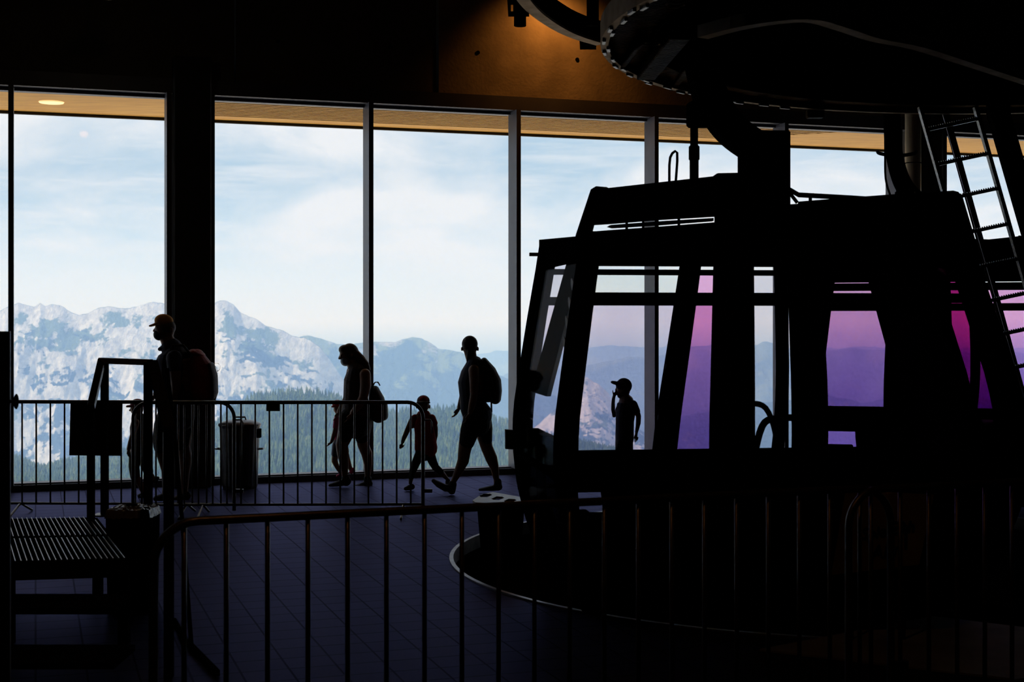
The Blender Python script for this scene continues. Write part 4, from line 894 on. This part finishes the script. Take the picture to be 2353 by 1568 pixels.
# slotted ski holder on the left end of the cabin
sk = thing('ski_quiver', tuple(ga.location), 'x', 'rack')
bpy.data.objects.remove(sk)
bm = NB(); zt = .49; q0 = [at_z(px, py, zt) for px, py in ((1086, 1150), (1108, 1136), (1132, 1131), (1205, 1144), (1213, 1152), (1188, 1160), (1093, 1155))]
def slab_with_holes(poly, holes, z, th):
    bm = NB(); es = []
    for ring in [poly] + holes:
        vs_ = [bm.verts.new((p.x, p.y, z)) for p in ring]
        es += [bm.edges.new((vs_[i], vs_[(i + 1) % len(vs_)])) for i in range(len(vs_))]
    bmesh.ops.triangle_fill(bm, use_beauty=True, edges=es)
    g = bmesh.ops.extrude_face_region(bm, geom=list(bm.faces)); bmesh.ops.translate(bm, vec=(0, 0, -th), verts=[e for e in g['geom'] if isinstance(e, bmesh.types.BMVert)])
    return bm
holes = []
for cx, cy in ((1116, 1139), (1144, 1145.5), (1172, 1151)):
    holes.append([at_z(cx + dx, cy + dy, zt) for dx, dy in ((-15, 1.0), (-3, -4.4), (11, -3.6), (15, -1), (3, 4.2), (-11, 3.4))])
lb = thing('litter_bin', (at_z(1148, 1146, zt).x, at_z(1148, 1146, zt).y, 0), 'low recycling bin with pale three-slot lid left of the near cabin', 'bin')
bm2 = slab_with_holes(q0, holes, zt, .018); obj('slotted_lid', bm2, mat('pale_bin_lid', (.36,.36,.38), .4, .2), lb, world=True)
bm.free(); bm = NB(); inner = [at_z(px, py, zt - .02) for px, py in ((1096, 1163), (1120, 1147), (1200, 1153), (1205, 1162), (1188, 1167))]
c0 = sum(inner, Vector()) / len(inner); base_ = [c0 + (p - c0) * .82 for p in inner]
va = [bm.verts.new(p) for p in inner]; vb = [bm.verts.new((p.x, p.y, .0)) for p in base_]
bm.faces.new(vb)
for i in range(len(va)): bm.faces.new((va[i], va[(i + 1) % len(va)], vb[(i + 1) % len(va)], vb[i]))
obj('bin_body', bm, M['black'], lb, world=True)
# second cabin further round the loop
gb = dup(ga, (4.22, 14.6, 0), R(-16), 'second gondola cabin standing farther back behind the near one', 'gondola cabins in the station')
gb.scale = (.86, 1, 1)
# cable clamp bar and safety line on the far hanger
fh = [c for c in gb.children if c.name.startswith('hanger_arm')][0]
fh.location.x -= .11
bm = NB(); q = at(2062, 352, 14.5); mi = Matrix.LocRotScale(gb.location, gb.rotation_euler, gb.scale).inverted()
tube(bm, [mi @ p for p in spline([at(2016, 347, 14.4), at(2022, 353, 14.4), at(2060, 358, 14.4), at(2100, 353, 14.4), at(2105, 346, 14.4)], 4)], .018, 8); obj('cross_hook', bm, M['steel'], gb, smooth=True)
bm = NB(); tube(bm, [mi @ p for p in spline([at(2034, 268, 14.4), at(2034, 340, 14.4), at(2035, 410, 14.4), at(2046, 450, 14.4)], 4)], .012, 8); obj('control_cable', bm, M['steel'], gb, smooth=True)

# ================================================================== overhead conveyor ring and rails
RC, RR, RZ = Vector((3.75, 8.75, 0)), 3.2, 3.62
def ring_sector(bm, r0, r1, z0, z1, a0, a1, n=60, c=RC):
    pr = [(r0, z0), (r1, z0), (r1, z1), (r0, z1)]; rings = []
    for i in range(n + 1):
        a = R(a0 + (a1 - a0) * i / n); rings.append([bm.verts.new(c + Vector((math.cos(a) * r_, math.sin(a) * r_, z))) for r_, z in pr])
    for A, B in zip(rings, rings[1:]):
        for k in range(4): bm.faces.new((A[k], A[(k + 1) % 4], B[(k + 1) % 4], B[k]))
    bm.faces.new(rings[0][::-1]); bm.faces.new(rings[-1])
cr = thing('conveyor_ring', (RC.x, RC.y, RZ), 'round overhead turning rail with ribs above the cabins', 'machinery')
bm = NB(); ring_sector(bm, RR - .05, RR, RZ, RZ + .14, 40, 250); obj('outer_rim', bm, M['trough'], cr, world=True)
bm = NB(); ring_sector(bm, RR - .33, RR - .045, RZ + .03, RZ + .06, 40, 250); obj('rim_flange', bm, M['machine'], cr, world=True)
bm = NB(); ring_sector(bm, .2, RR - .32, RZ + .30, RZ + .34, 40, 250); obj('cover_plate', bm, M['machined'], cr, world=True)
bm = NB(); ring_sector(bm, RR - .34, RR - .30, RZ + .03, RZ + .34, 40, 250); obj('inner_rim', bm, M['machined'], cr, world=True)
for a_, b_, w, h in ((at_z(1484, 168, RZ + .02), at_z(1563, 72, RZ + .02), .13, .10), (at_z(1432, 146, RZ + .02), at_z(1466, 100, RZ + .02), .035, .06), (at_z(1466, 100, RZ + .02), at_z(1484, 92, RZ + .02), .035, .06), (at_z(1545, 200, RZ + .04), at_z(1580, 152, RZ + .04), .05, .06), (at_z(1453, -5, RZ + .1), at_z(1466, 38, RZ + .1), .04, .05), (at_z(1466, 38, RZ + .1), at_z(1520, 42, RZ + .1), .04, .05)):
    bm = NB(); bar(bm, a_, b_, w, h); obj('rib', bm, M['machine'], cr, world=True, bevel=.006)
for k in range(34):
    a = 118 + k * 3.7 + (k % 3) * .8
    bm = NB(); q = RC + Vector((math.cos(R(a)), math.sin(R(a)), 0)) * (RR - .02 - .03 * (k % 2)) + Vector((0, 0, RZ - .006))
    bar(bm, q, q + Vector((-math.sin(R(a)), math.cos(R(a)), 0)) * .10, .022, .02); obj('bolt_plate', bm, M['galv'], cr, world=True, bevel=.003)
for px, py in ((1500, 100), (1553, 10), (1555, 2)):
    bm = NB(); q = at_z(px, py, RZ + .0); tube(bm, arc(q, .05, 0, 360, 20)[:-1], .006, 6, close=True); obj('bearing_ring', bm, M['machine'], cr, world=True)
bm = NB(); q = at_z(1873, 262, RZ - .02); box(bm, q, (.14, .1, .07)); obj('guide_bracket', bm, M['machine'], cr, world=True, bevel=.01)
bm = NB(); box(bm, (RC.x, RC.y, 5.2), (.5, .5, 2.75)); obj('drive_shaft', bm, M['machined'], cr, world=True)
# curved rail under the cover
bm = NB(); zr = 3.52; pts = [at_z(px, py, zr) for px, py in ((1615, 88), (1720, 62), (1850, 48), (1930, 66), (2010, 92), (2110, 112), (2230, 150), (2353, 190), (2460, 225))]
cp = spline(pts, 4); rings = []
for i, p in enumerate(cp):
    d = (cp[min(i + 1, len(cp) - 1)] - cp[max(i - 1, 0)]).normalized(); s_ = Vector((-d.y, d.x, 0)).normalized()
    rings.append([bm.verts.new(p + s_ * q[0] + Vector((0, 0, q[1]))) for q in ((-.04, 0), (.04, 0), (.04, .07), (-.04, .07))])
for A, B in zip(rings, rings[1:]):
    for k in range(4): bm.faces.new((A[k], A[(k + 1) % 4], B[(k + 1) % 4], B[k]))
bm.faces.new(rings[0][::-1]); bm.faces.new(rings[-1])
single('curved_rail', bm, M['trough'], 'curved pale brown guide rail hanging under the turning ring', 'rail')
for px, py in ((1905, 92), (1925, 93), (1880, 91)):
    pass
# upper left guide arc with brackets
gr_ = thing('guide_arc', (0.3, 10.8, 4.25), 'curved steel guide rail with slotted brackets at the top beside the orange wall', 'rail')
bm = NB(); pts = spline([at_z(px, py, 4.25) for px, py in ((1150, -130), (1168, -62), (1195, -10), (1232, 32), (1285, 68), (1330, 88), (1380, 103))], 5); rings = []
for i, p in enumerate(pts):
    d = (pts[min(i + 1, len(pts) - 1)] - pts[max(i - 1, 0)]).normalized(); s_ = Vector((-d.y, d.x, 0)).normalized()
    rings.append([bm.verts.new(p + s_ * q[0] + Vector((0, 0, q[1]))) for q in ((-.05, 0), (.05, 0), (.05, .02), (-.05, .02))])
for A, B in zip(rings, rings[1:]):
    for k in range(4): bm.faces.new((A[k], A[(k + 1) % 4], B[(k + 1) % 4], B[k]))
bm.faces.new(rings[0][::-1]); bm.faces.new(rings[-1]); obj('flange', bm, M['trough'], gr_, world=True)
bm = NB(); rings = []
for i, p in enumerate(pts):
    d = (pts[min(i + 1, len(pts) - 1)] - pts[max(i - 1, 0)]).normalized(); s_ = Vector((-d.y, d.x, 0)).normalized()
    rings.append([bm.verts.new(p + s_ * (.02 * q[0] - .05) + Vector((0, 0, q[1]))) for q in ((-1, .02), (1, .02), (1, .18), (-1, .18))])
for A, B in zip(rings, rings[1:]):
    for k in range(4): bm.faces.new((A[k], A[(k + 1) % 4], B[(k + 1) % 4], B[k]))
obj('web', bm, M['machined'], gr_, world=True)
for x0, y0, x1, y1, hs in ((1165, -12, 1216, 37, (1174, 1193)), (1330, 60, 1370, 113, ())):
    Yk = at_z((x0 + x1) / 2, y1, 4.25).y - .1
    bm = NB(); es = []
    for ring in [[(x0, y0), (x1, y0), (x1, y1), (x0 + 3, y1)]] + [[(h, 10), (h + 5, 10), (h + 5, 26), (h, 26)] for h in hs]:
        v_ = [bm.verts.new(at(px, py, Yk)) for px, py in ring]; es += [bm.edges.new((v_[i], v_[(i + 1) % 4])) for i in range(4)]
    bmesh.ops.triangle_fill(bm, use_beauty=True, edges=es); g = bmesh.ops.extrude_face_region(bm, geom=list(bm.faces)); bmesh.ops.translate(bm, vec=(0, .02, 0), verts=[e for e in g['geom'] if isinstance(e, bmesh.types.BMVert)])
    obj('bracket', bm, M['machined'], gr_, world=True)
bm = NB()
for px in (1362, 1195): q = at_z(px, 60, 4.3); tube(bm, [q, (q.x, q.y, ZC)], .05, 10)
obj('hanger_rod', bm, M['machined'], gr_, world=True)

# ================================================================== leaning service ladder with stringer beam
YL = 11.75
ld = thing('service_ladder', (at(2330, 1300, YL).x, YL, 0), 'leaning steel service ladder with serrated rungs at the right', 'ladder')
def LP(px, py, d=0): return at(px, py, YL + d)
def rail_x(y): return 2036 + (y + 30) * .281
def rail_x2(y): return 2171 + (y - 0) * .284
for fn, nm in ((rail_x, 'ladder_rail'), (rail_x2, 'ladder_rail')):
    bm = NB(); bar(bm, LP(fn(-330), -330), LP(fn(1230), 1230), .055, .03, (1, 0, .28)); obj(nm, bm, mat('rough_galvanised_' + str(int(fn(0))), (.22,.21,.2), .3, .9, (.05,.05,.05), 60, 1.0, 60), ld, world=True)
rmat = mat('serrated_rung', (.32,.32,.32), .3, .9, (.06,.06,.06), 90, 1.0, 90)
for y in (-210, -125, -42, 38, 116, 192, 272, 352, 432, 514, 594, 672, 750, 828, 906, 984, 1062):
    bm = NB(); a = LP(rail_x(y + 26) + 4, y + 26); b_ = LP(rail_x2(y), y + 1); bar(bm, a, b_, .035, .028)
    for k in range(22):
        p_ = a.lerp(b_, (k + .5) / 22); box(bm, p_ + Vector((0, -.012, .018)), (.008, .012, .010))
    obj('rung', bm, rmat, ld, world=True)
bm = NB(); bar(bm, LP(2093 - 60, -250, .25), LP(2093 + 870 * .288 + 80, 1180, .25), .05, .04, (0, 1, 0)); obj('back_brace', bm, M['steel'], ld, world=True)
bm = NB(); bar(bm, LP(2218 - 94, -330, .10), LP(2218 + 1230 * .288, 1230, .10), .16, .10, (0, 1, 0)); obj('stringer_beam', bm, M['machined'], ld, world=True)
bm = NB(); bar(bm, LP(2246 - 94, -330, .04), LP(2246 + 1230 * .288, 1230, .04), .006, .006, (0, 1, 0)); obj('edge_wire', bm, M['galv'], ld, world=True)
bm = NB(); bar(bm, LP(2090 - 94, -330, .20), LP(2090 + 1230 * .288, 1230, .20), .006, .006, (0, 1, 0)); obj('edge_wire', bm, M['galv'], ld, world=True)

# ================================================================== the landscape
def vnoise(x, y, seed):
    xi = np.floor(x).astype(np.int64); yi = np.floor(y).astype(np.int64); xf = x - xi; yf = y - yi
    def h(a, b):
        n = (a * 374761393 + b * 668265263 + seed * 974634777) & 0xffffffff; n = ((n ^ (n >> 13)) * 1274126177) & 0xffffffff
        return ((n ^ (n >> 16)) & 0xffff) / 65535.0
    u = xf * xf * (3 - 2 * xf); v = yf * yf * (3 - 2 * yf)
    return (h(xi, yi) * (1 - u) + h(xi + 1, yi) * u) * (1 - v) + (h(xi, yi + 1) * (1 - u) + h(xi + 1, yi + 1) * u) * v
def fbm(x, y, seed, octv=6, ridged=False, gain=.5):
    s_ = 0; a = 1; tot = 0
    for k in range(octv):
        n = vnoise(x, y, seed + k * 17)
        if ridged: n = 1 - np.abs(2 * n - 1)
        s_ = s_ + a * n; tot += a; a *= gain; x = x * 2.03 + 3.1; y = y * 2.03 + 1.7
    return s_ / tot
def grid_obj(name, X, Y, Z, m):
    nu, nv = X.shape; co = np.stack([X, Y, Z], -1).reshape(-1, 3).astype(np.float32)
    o_ = co.mean(0); o_[2] = co[:, 2].min(); co -= o_
    i, j = np.meshgrid(np.arange(nu - 1), np.arange(nv - 1), indexing='ij'); a = (i * nv + j).ravel()
    fc_ = np.stack([a, a + nv, a + nv + 1, a + 1], -1).astype(np.int32); me = bpy.data.meshes.new(name)
    me.vertices.add(len(co)); me.vertices.foreach_set('co', co.ravel()); me.loops.add(fc_.size); me.loops.foreach_set('vertex_index', fc_.ravel())
    me.polygons.add(len(fc_)); me.polygons.foreach_set('loop_start', np.arange(0, fc_.size, 4, dtype=np.int32)); me.polygons.foreach_set('use_smooth', np.ones(len(fc_), bool))
    me.update(); me.validate(); ob = link_mesh(name, me, m); ob.location = o_.tolist(); return ob
def terrain_mat(name, rock, rock2, grass, forest, rk=(.46, .60), fk=(.45, .52), s1=.0016, s2=.0022):
    m = bpy.data.materials.new(name); m.use_nodes = True; t = m.node_tree; b = t.nodes['Principled BSDF']; b.inputs['Roughness'].default_value = .95; b.inputs['Specular IOR Level'].default_value = .1
    g = nn(t, 'ShaderNodeNewGeometry'); L = t.links.new
    def noise(sc, det=7.0, st=(1, 1, 1), dist=0.0):
        mp_ = nn(t, 'ShaderNodeMapping'); mp_.inputs['Scale'].default_value = st; L(g.outputs['Position'], mp_.inputs[0])
        n = nn(t, 'ShaderNodeTexNoise', Scale=sc, Detail=det, Roughness=.68, Distortion=dist); L(mp_.outputs[0], n.inputs[0]); return n.outputs[0]
    rc = ramp(t, noise(.03, 8, (1, .5, .8)), [(.35, rock2), (.62, rock)])
    gf = nn(t, 'ShaderNodeMixRGB'); gf.inputs[1].default_value = (*grass, 1); gf.inputs[2].default_value = (*forest, 1)
    sp_ = nn(t, 'ShaderNodeSeparateXYZ'); L(g.outputs['Position'], sp_.inputs[0])
    # more forest low down
    hz = nn(t, 'ShaderNodeMapRange'); L(sp_.outputs['Z'], hz.inputs[0]); hz.inputs[1].default_value = 60; hz.inputs[2].default_value = -420; hz.inputs[3].default_value = -.12; hz.inputs[4].default_value = .07
    ad = nn(t, 'ShaderNodeMath'); ad.operation = 'ADD'; L(noise(s2, 6, (1, 1, 1.4), .4), ad.inputs[0]); L(hz.outputs[0], ad.inputs[1])
    L(ramp(t, ad.outputs[0], [(fk[0], (0,0,0)), (fk[1], (1,1,1))]), gf.inputs[0])
    mxr = nn(t, 'ShaderNodeMixRGB'); L(gf.outputs[0], mxr.inputs[1]); L(rc, mxr.inputs[2])
    ad2 = nn(t, 'ShaderNodeMath'); ad2.operation = 'MULTIPLY_ADD'; ad2.inputs[1].default_value = -.25; L(hz.outputs[0], ad2.inputs[0]); L(noise(s1, 12, (1, .6, 1.3), .35), ad2.inputs[2])
    sn = nn(t, 'ShaderNodeSeparateXYZ'); L(g.outputs['Normal'], sn.inputs[0]); ad3 = nn(t, 'ShaderNodeMath'); ad3.operation = 'MULTIPLY_ADD'; ad3.inputs[1].default_value = -.55; L(sn.outputs['Z'], ad3.inputs[0]); ad4 = nn(t, 'ShaderNodeMath'); ad4.operation = 'ADD'; ad4.inputs[1].default_value = .37; L(ad2.outputs[0], ad4.inputs[0]); L(ad4.outputs[0], ad3.inputs[2])
    L(ramp(t, ad3.outputs[0], [(rk[0], (0,0,0)), (rk[1], (1,1,1))]), mxr.inputs[0]); L(mxr.outputs[0], b.inputs['Base Color'])
    bp_ = nn(t, 'ShaderNodeBump', Strength=1.0, Distance=22.0); L(noise(.02, 10, (1, .6, .7)), bp_.inputs['Height']); L(bp_.outputs[0], b.inputs['Normal'])
    return m
def mountain(name, ridge, Yr, Yb, yb, amp, seed, m, label, wl=420., nu=520, nv=150, jag=1.0, expo=.85, ridged=True):
    px = np.linspace(ridge[0][0], ridge[-1][0], nu); ry = np.interp(px, [p[0] for p in ridge], [p[1] for p in ridge])
    ry = ry + (fbm(px / 26., px * 0 + seed, seed, 5) - .5) * 9 * jag
    v = np.concatenate([np.linspace(-.55, -.004, 12), [0, .0012, .003], np.linspace(.006, 1, nv)])
    PX, V = np.meshgrid(px, v, indexing='ij'); RY = np.repeat(ry[:, None], len(v), 1)
    Y = Yr + (Yb - Yr) * V; X = (PX - HX) / F * Y
    zr = CH - (RY - HY) / F * Yr; zb = CH - (yb - HY) / F * Yb
    Vp = np.clip(V, 0, 1) ** expo; Z = zr + (zb - zr) * Vp
    Z = np.where(V < 0, zr + V * (Yr - Yb) * .9, Z)
    env = np.clip(V * 5, 0, 1) * 1.0
    n = fbm(X / wl, Y / wl * .8, seed, 7, ridged, .57) - .62
    Z = Z + n * amp * env
    ob = grid_obj(name, X, Y, Z, m)
    return tag(ob, label, 'mountain')
T_lime = terrain_mat('limestone_massif', (.66,.63,.60), (.34,.33,.33), (.10,.14,.075), (.015,.03,.03), rk=(.475, .525), s1=.0075, s2=.0060)
T_green = terrain_mat('alpine_meadow', (.5,.47,.42), (.35,.33,.31), (.15,.19,.07), (.03,.055,.035), rk=(.60, .68), fk=(.44, .50), s1=.0065, s2=.0052)
T_far = terrain_mat('distant_range', (.45,.43,.4), (.3,.29,.28), (.13,.16,.08), (.05,.075,.05), rk=(.62, .72))
mountain('mountain', [(-260, 730), (-60, 722), (0, 712), (20, 706), (42, 697), (62, 703), (78, 706), (92, 696), (104, 703), (120, 700), (146, 705), (165, 718), (182, 726), (200, 722), (225, 710), (246, 704), (270, 707), (300, 706), (330, 699), (352, 695), (372, 698), (420, 712), (455, 712), (490, 698), (505, 692), (520, 692), (538, 701), (552, 716), (590, 733), (610, 748), (640, 757), (672, 770), (700, 776), (735, 797), (758, 825), (790, 872), (830, 925), (880, 975), (940, 1030), (1000, 1080)],
         6900, 5900, 1240, 250, 11, T_lime, 'pale limestone massif with scree faces filling the left windows', 430)
mountain('mountain', [(560, 860), (640, 800), (690, 776), (708, 773), (735, 778), (775, 791), (800, 793), (818, 788), (845, 785), (880, 788), (905, 787), (925, 780), (948, 776), (968, 778), (985, 788), (1005, 800), (1040, 806), (1062, 812), (1090, 832), (1130, 858), (1190, 880), (1260, 905), (1340, 940), (1450, 980)],
         8600, 7300, 1160, 170, 23, T_green, 'green rounded mountain behind the two women, sloping right', 520)
mountain('mountain', [(980, 830), (1060, 818), (1108, 812), (1140, 807), (1175, 808), (1230, 812), (1290, 808), (1340, 806), (1365, 799), (1400, 797), (1440, 794), (1480, 800), (1540, 798), (1600, 796), (1700, 794), (1800, 798), (1900, 800), (2000, 797), (2150, 802), (2300, 800), (2500, 806), (2700, 800)],
         16500, 14500, 1000, 160, 37, T_far, 'faint farthest blue mountain range along the horizon', 900, nv=60)
mountain('mountain', [(1120, 870), (1200, 855), (1300, 850), (1345, 842), (1385, 832), (1440, 821), (1500, 822), (1560, 805), (1605, 796), (1650, 790), (1740, 792), (1752, 786), (1765, 785), (1790, 796), (1830, 812), (1890, 808), (1925, 803), (1965, 799), (2010, 803), (2080, 806), (2180, 812), (2260, 806), (2400, 815), (2600, 810)],
         11500, 9600, 1100, 190, 41, T_far, 'hazy blue mountain ridge seen through the cabin windows', 700, nv=90)
mountain('mountain', [(1180, 1010), (1240, 975), (1290, 925), (1318, 892), (1332, 872), (1350, 865), (1364, 878), (1378, 886), (1398, 905), (1420, 940), (1440, 965), (1480, 995), (1560, 1025), (1680, 1060)],
         6000, 5300, 1130, 120, 53, terrain_mat('rock_spire', (.66,.58,.52), (.4,.36,.34), (.10,.13,.07), (.03,.05,.04), rk=(.40, .47), s1=.008, s2=.006), 'steep rocky peak seen through the cabin beside the boy', 260, nu=300)
mountain('mountain', [(1440, 1010), (1560, 960), (1680, 935), (1745, 925), (1820, 918), (1900, 910), (1980, 925), (2060, 912), (2160, 900), (2260, 915), (2400, 905), (2600, 920)],
         7600, 6500, 1160, 130, 61, T_green, 'lower dark wooded ridge seen through the tinted right windows', 500, nv=80)
# valley floor far below
px = np.linspace(-700, 3000, 60); vv = np.linspace(0, 1, 40); PX, V = np.meshgrid(px, vv, indexing='ij'); Y = 3200 + V * 14500; X = (PX - HX) / F * Y * 1.3
tag(grid_obj('valley', X, Y, np.full_like(X, -980.) + fbm(X / 900, Y / 900, 5, 4) * 60, T_green), 'wooded valley floor below the mountains', 'valley')
# forested hill below the station
hill_r = [(-400, 1080), (-60, 1062), (0, 1062), (39, 1070), (83, 1092), (105, 1094), (139, 1082), (199, 1072), (282, 1056), (350, 1044), (420, 1018), (470, 995), (497, 988), (520, 962), (545, 940), (580, 922), (640, 910), (700, 908), (760, 914), (800, 926), (850, 945), (896, 960), (947, 956), (1009, 950), (1060, 952), (1100, 962), (1135, 975), (1174, 984), (1230, 1010), (1310, 1030), (1345, 1034), (1400, 1048), (1500, 1075), (1700, 1110), (2000, 1130), (2700, 1130)]
HYR, HYB = 2650.0, 1350.0
hxs = [p[0] for p in hill_r]; hys = [p[1] for p in hill_r]
def hill(pxx, V):
    ry = np.interp(pxx, hxs, hys); Y = HYR + (HYB - HYR) * V
    zr = CH - (ry - HY) / F * HYR; zb = CH - (1168 - HY) / F * HYB
    Z = zr + (zb - zr) * V ** .8; X = (pxx - HX) / F * Y
    Z = Z + (fbm(X / 160, Y / 160, 77, 5) - .5) * 26 * np.clip(V * 4, 0, 1)
    return X, Y, Z
px = np.linspace(-400, 2700, 420); vv = np.linspace(0, 1, 110); PX, V = np.meshgrid(px, vv, indexing='ij'); X, Y, Z = hill(PX, V)
Xb, Yb_, Zb = X[:, :1], Y[:, :1] + 500, Z[:, :1] - 330
hm = mat('forest_floor', (.045,.06,.03), .95, 0, (.03,.045,.025), .02)
cvv = [(abs(HY + (CH - float(hill(np.array([1160.]), np.array([q]))[2][0])) * F / (HYR + (HYB - HYR) * q) - 996), q) for q in np.linspace(0, .6, 200)]
cV = min(cvv)[1]; cX, cY, cZ = [float(a[0]) for a in hill(np.array([1168.]), np.array([cV]))]
t = hm.node_tree; b = t.nodes['Principled BSDF']; g = nn(t, 'ShaderNodeNewGeometry'); ml = nn(t, 'ShaderNodeMapping')
ml.inputs['Location'].default_value = (-cX / 42, -cY / 120, 0); ml.inputs['Scale'].default_value = (1 / 42, 1 / 120, 0); t.links.new(g.outputs['Position'], ml.inputs[0])
vl = nn(t, 'ShaderNodeVectorMath', operation='LENGTH'); t.links.new(ml.outputs[0], vl.inputs[0]); lk = b.inputs['Base Color'].links[0].from_socket
mg = nn(t, 'ShaderNodeMixRGB'); mg.inputs[2].default_value = (.50,.50,.22,1); t.links.new(lk, mg.inputs[1]); t.links.new(ramp(t, vl.outputs['Value'], [(.9, (1,1,1)), (1.0, (0,0,0))]), mg.inputs[0]); t.links.new(mg.outputs[0], b.inputs['Base Color'])
tag(grid_obj('forest_hill', np.hstack([Xb, X]), np.hstack([Yb_, Y]), np.hstack([Zb, Z]), hm), 'grassy hill under the conifer forest below the windows', 'hill')
# unseen pale slope below the station, added to bounce light onto the soffit
px = np.linspace(-26, 30, 60); Yn = 17.8 + np.linspace(0, 1, 60) ** 2 * 1330; XX, YY = np.meshgrid(px, Yn, indexing='ij')
XX = XX * (1 + (YY - 17.8) / 60); ZZ = -1.25 - .25 * np.clip(YY - 28, 0, 5000) + .13 * np.clip(YY - 300, 0, 5000)
tag(grid_obj('slope', XX, YY + .0, ZZ, mat('pale_bounce_slope', (.90,.84,.74), .95, 0, (.82,.76,.66), .3)), 'unseen pale slope outside the station, added to bounce light onto the soffit', 'slope')

# conifers
def tree_arrays(sides=6, tiers=4):
    vs_, fs_ = [], []
    for k in range(tiers):
        z0 = .10 + k * .19; z1 = min(1.0, z0 + .36) if k < tiers - 1 else 1.0; r_ = .20 * (1 - k * .20)
        b0 = len(vs_)
        for q in range(sides):
            a = 2 * math.pi * (q + .5 * (k % 2)) / sides; vs_.append((r_ * math.cos(a), r_ * math.sin(a), z0))
        vs_.append((0, 0, z1))
        for q in range(sides): fs_.append((b0 + q, b0 + (q + 1) % sides, b0 + sides))
    b0 = len(vs_)
    for q in range(3):
        a = 2 * math.pi * q / 3; vs_.append((.03 * math.cos(a), .03 * math.sin(a), 0))
    vs_.append((0, 0, .5)); fs_ += [(b0 + q, b0 + (q + 1) % 3, b0 + 3) for q in range(3)]
    return np.array(vs_, np.float32), np.array(fs_, np.int32)
tv, tf = tree_arrays()
rng = np.random.RandomState(5)
NT = 19000
tpx = rng.uniform(-120, 1560, NT); tV = rng.uniform(0, 1, NT) ** .95
X, Y, Z = hill(tpx, tV); pyy = HY - (Z - CH) / F * Y; pyy = HY + (CH - Z) * F / Y
clear = ((X - cX) / 42) ** 2 + ((Y - cY) / 120) ** 2 < 1
vis = (~clear) & (pyy < 1172)
tpx, X, Y, Z, pyy = tpx[vis], X[vis], Y[vis], Z[vis], pyy[vis]
hgt = rng.uniform(12, 23, len(X)); wid = hgt * rng.uniform(.75, 1.15, len(X))
order = np.argsort(Y)   # nearest first
near = [i for i in order if 20 < tpx[i] < 1190 and pyy[i] < 1125 and not (385 < tpx[i] < 495)][:300]
ns = set(near); rest = np.array([i for i in range(len(X)) if i not in ns])
tm = bpy.data.materials.new('spruce_needles'); tm.use_nodes = True; t = tm.node_tree; b = t.nodes['Principled BSDF']; b.inputs['Roughness'].default_value = .9; b.inputs['Specular IOR Level'].default_value = .1
g = nn(t, 'ShaderNodeNewGeometry'); n = nn(t, 'ShaderNodeTexNoise', Scale=.03, Detail=4.0); t.links.new(g.outputs['Position'], n.inputs[0])
t.links.new(ramp(t, n.outputs[0], [(.36, (.025,.05,.03)), (.52, (.05,.085,.04)), (.68, (.12,.15,.06))]), b.inputs['Base Color'])
V_ = (tv[None] * np.stack([wid[rest], wid[rest], hgt[rest]], -1)[:, None, :] + np.stack([X[rest], Y[rest], Z[rest]], -1)[:, None, :]).reshape(-1, 3)
F_ = (tf[None] + (np.arange(len(rest)) * len(tv))[:, None, None]).reshape(-1, 3)
org = V_.mean(0); V_ = V_ - org
me = bpy.data.meshes.new('conifer_forest'); me.vertices.add(len(V_)); me.vertices.foreach_set('co', V_.astype(np.float32).ravel()); me.loops.add(F_.size); me.loops.foreach_set('vertex_index', F_.astype(np.int32).ravel())
me.polygons.add(len(F_)); me.polygons.foreach_set('loop_start', np.arange(0, F_.size, 3, dtype=np.int32)); me.update(); me.validate()
fo = link_mesh('conifer_forest', me, tm); fo.location = org.tolist(); tag(fo, 'dense conifer forest covering the hill beyond the windows', 'forest', kind='stuff')
me = bpy.data.meshes.new('conifer_tree'); me.from_pydata([tuple(map(float, v)) for v in tv], [], [tuple(map(int, q)) for q in tf]); me.update(); me.materials.append(tm)
for i in near:
    o = bpy.data.objects.new('conifer_tree', me); COL.objects.link(o); o.location = (X[i], Y[i], Z[i]); o.scale = (wid[i], wid[i], hgt[i]); o.rotation_euler = (0, 0, rng.uniform(0, 6))
    tag(o, 'nearest conifer on the forest hill, just above the window sills', 'tree', 'nearest conifers on the forest hill')

# ================================================================== summer haze over the valley
hz = bpy.data.materials.new('valley_haze'); hz.use_nodes = True; t = hz.node_tree; t.nodes.clear()
vsn = nn(t, 'ShaderNodeVolumeScatter', Density=1.45e-4, Anisotropy=.0); vsn.inputs[0].default_value = (.33, .54, 1.0, 1)
oo = nn(t, 'ShaderNodeOutputMaterial'); t.links.new(vsn.outputs[0], oo.inputs['Volume'])
bm = NB(); box(bm, (0, 9500, -375), (30000, 18400, 1550)); h = single('valley_haze', bm, hz, 'pale blue summer haze over the valley', 'haze', kind='stuff', origin=(0, 9500, -1150))
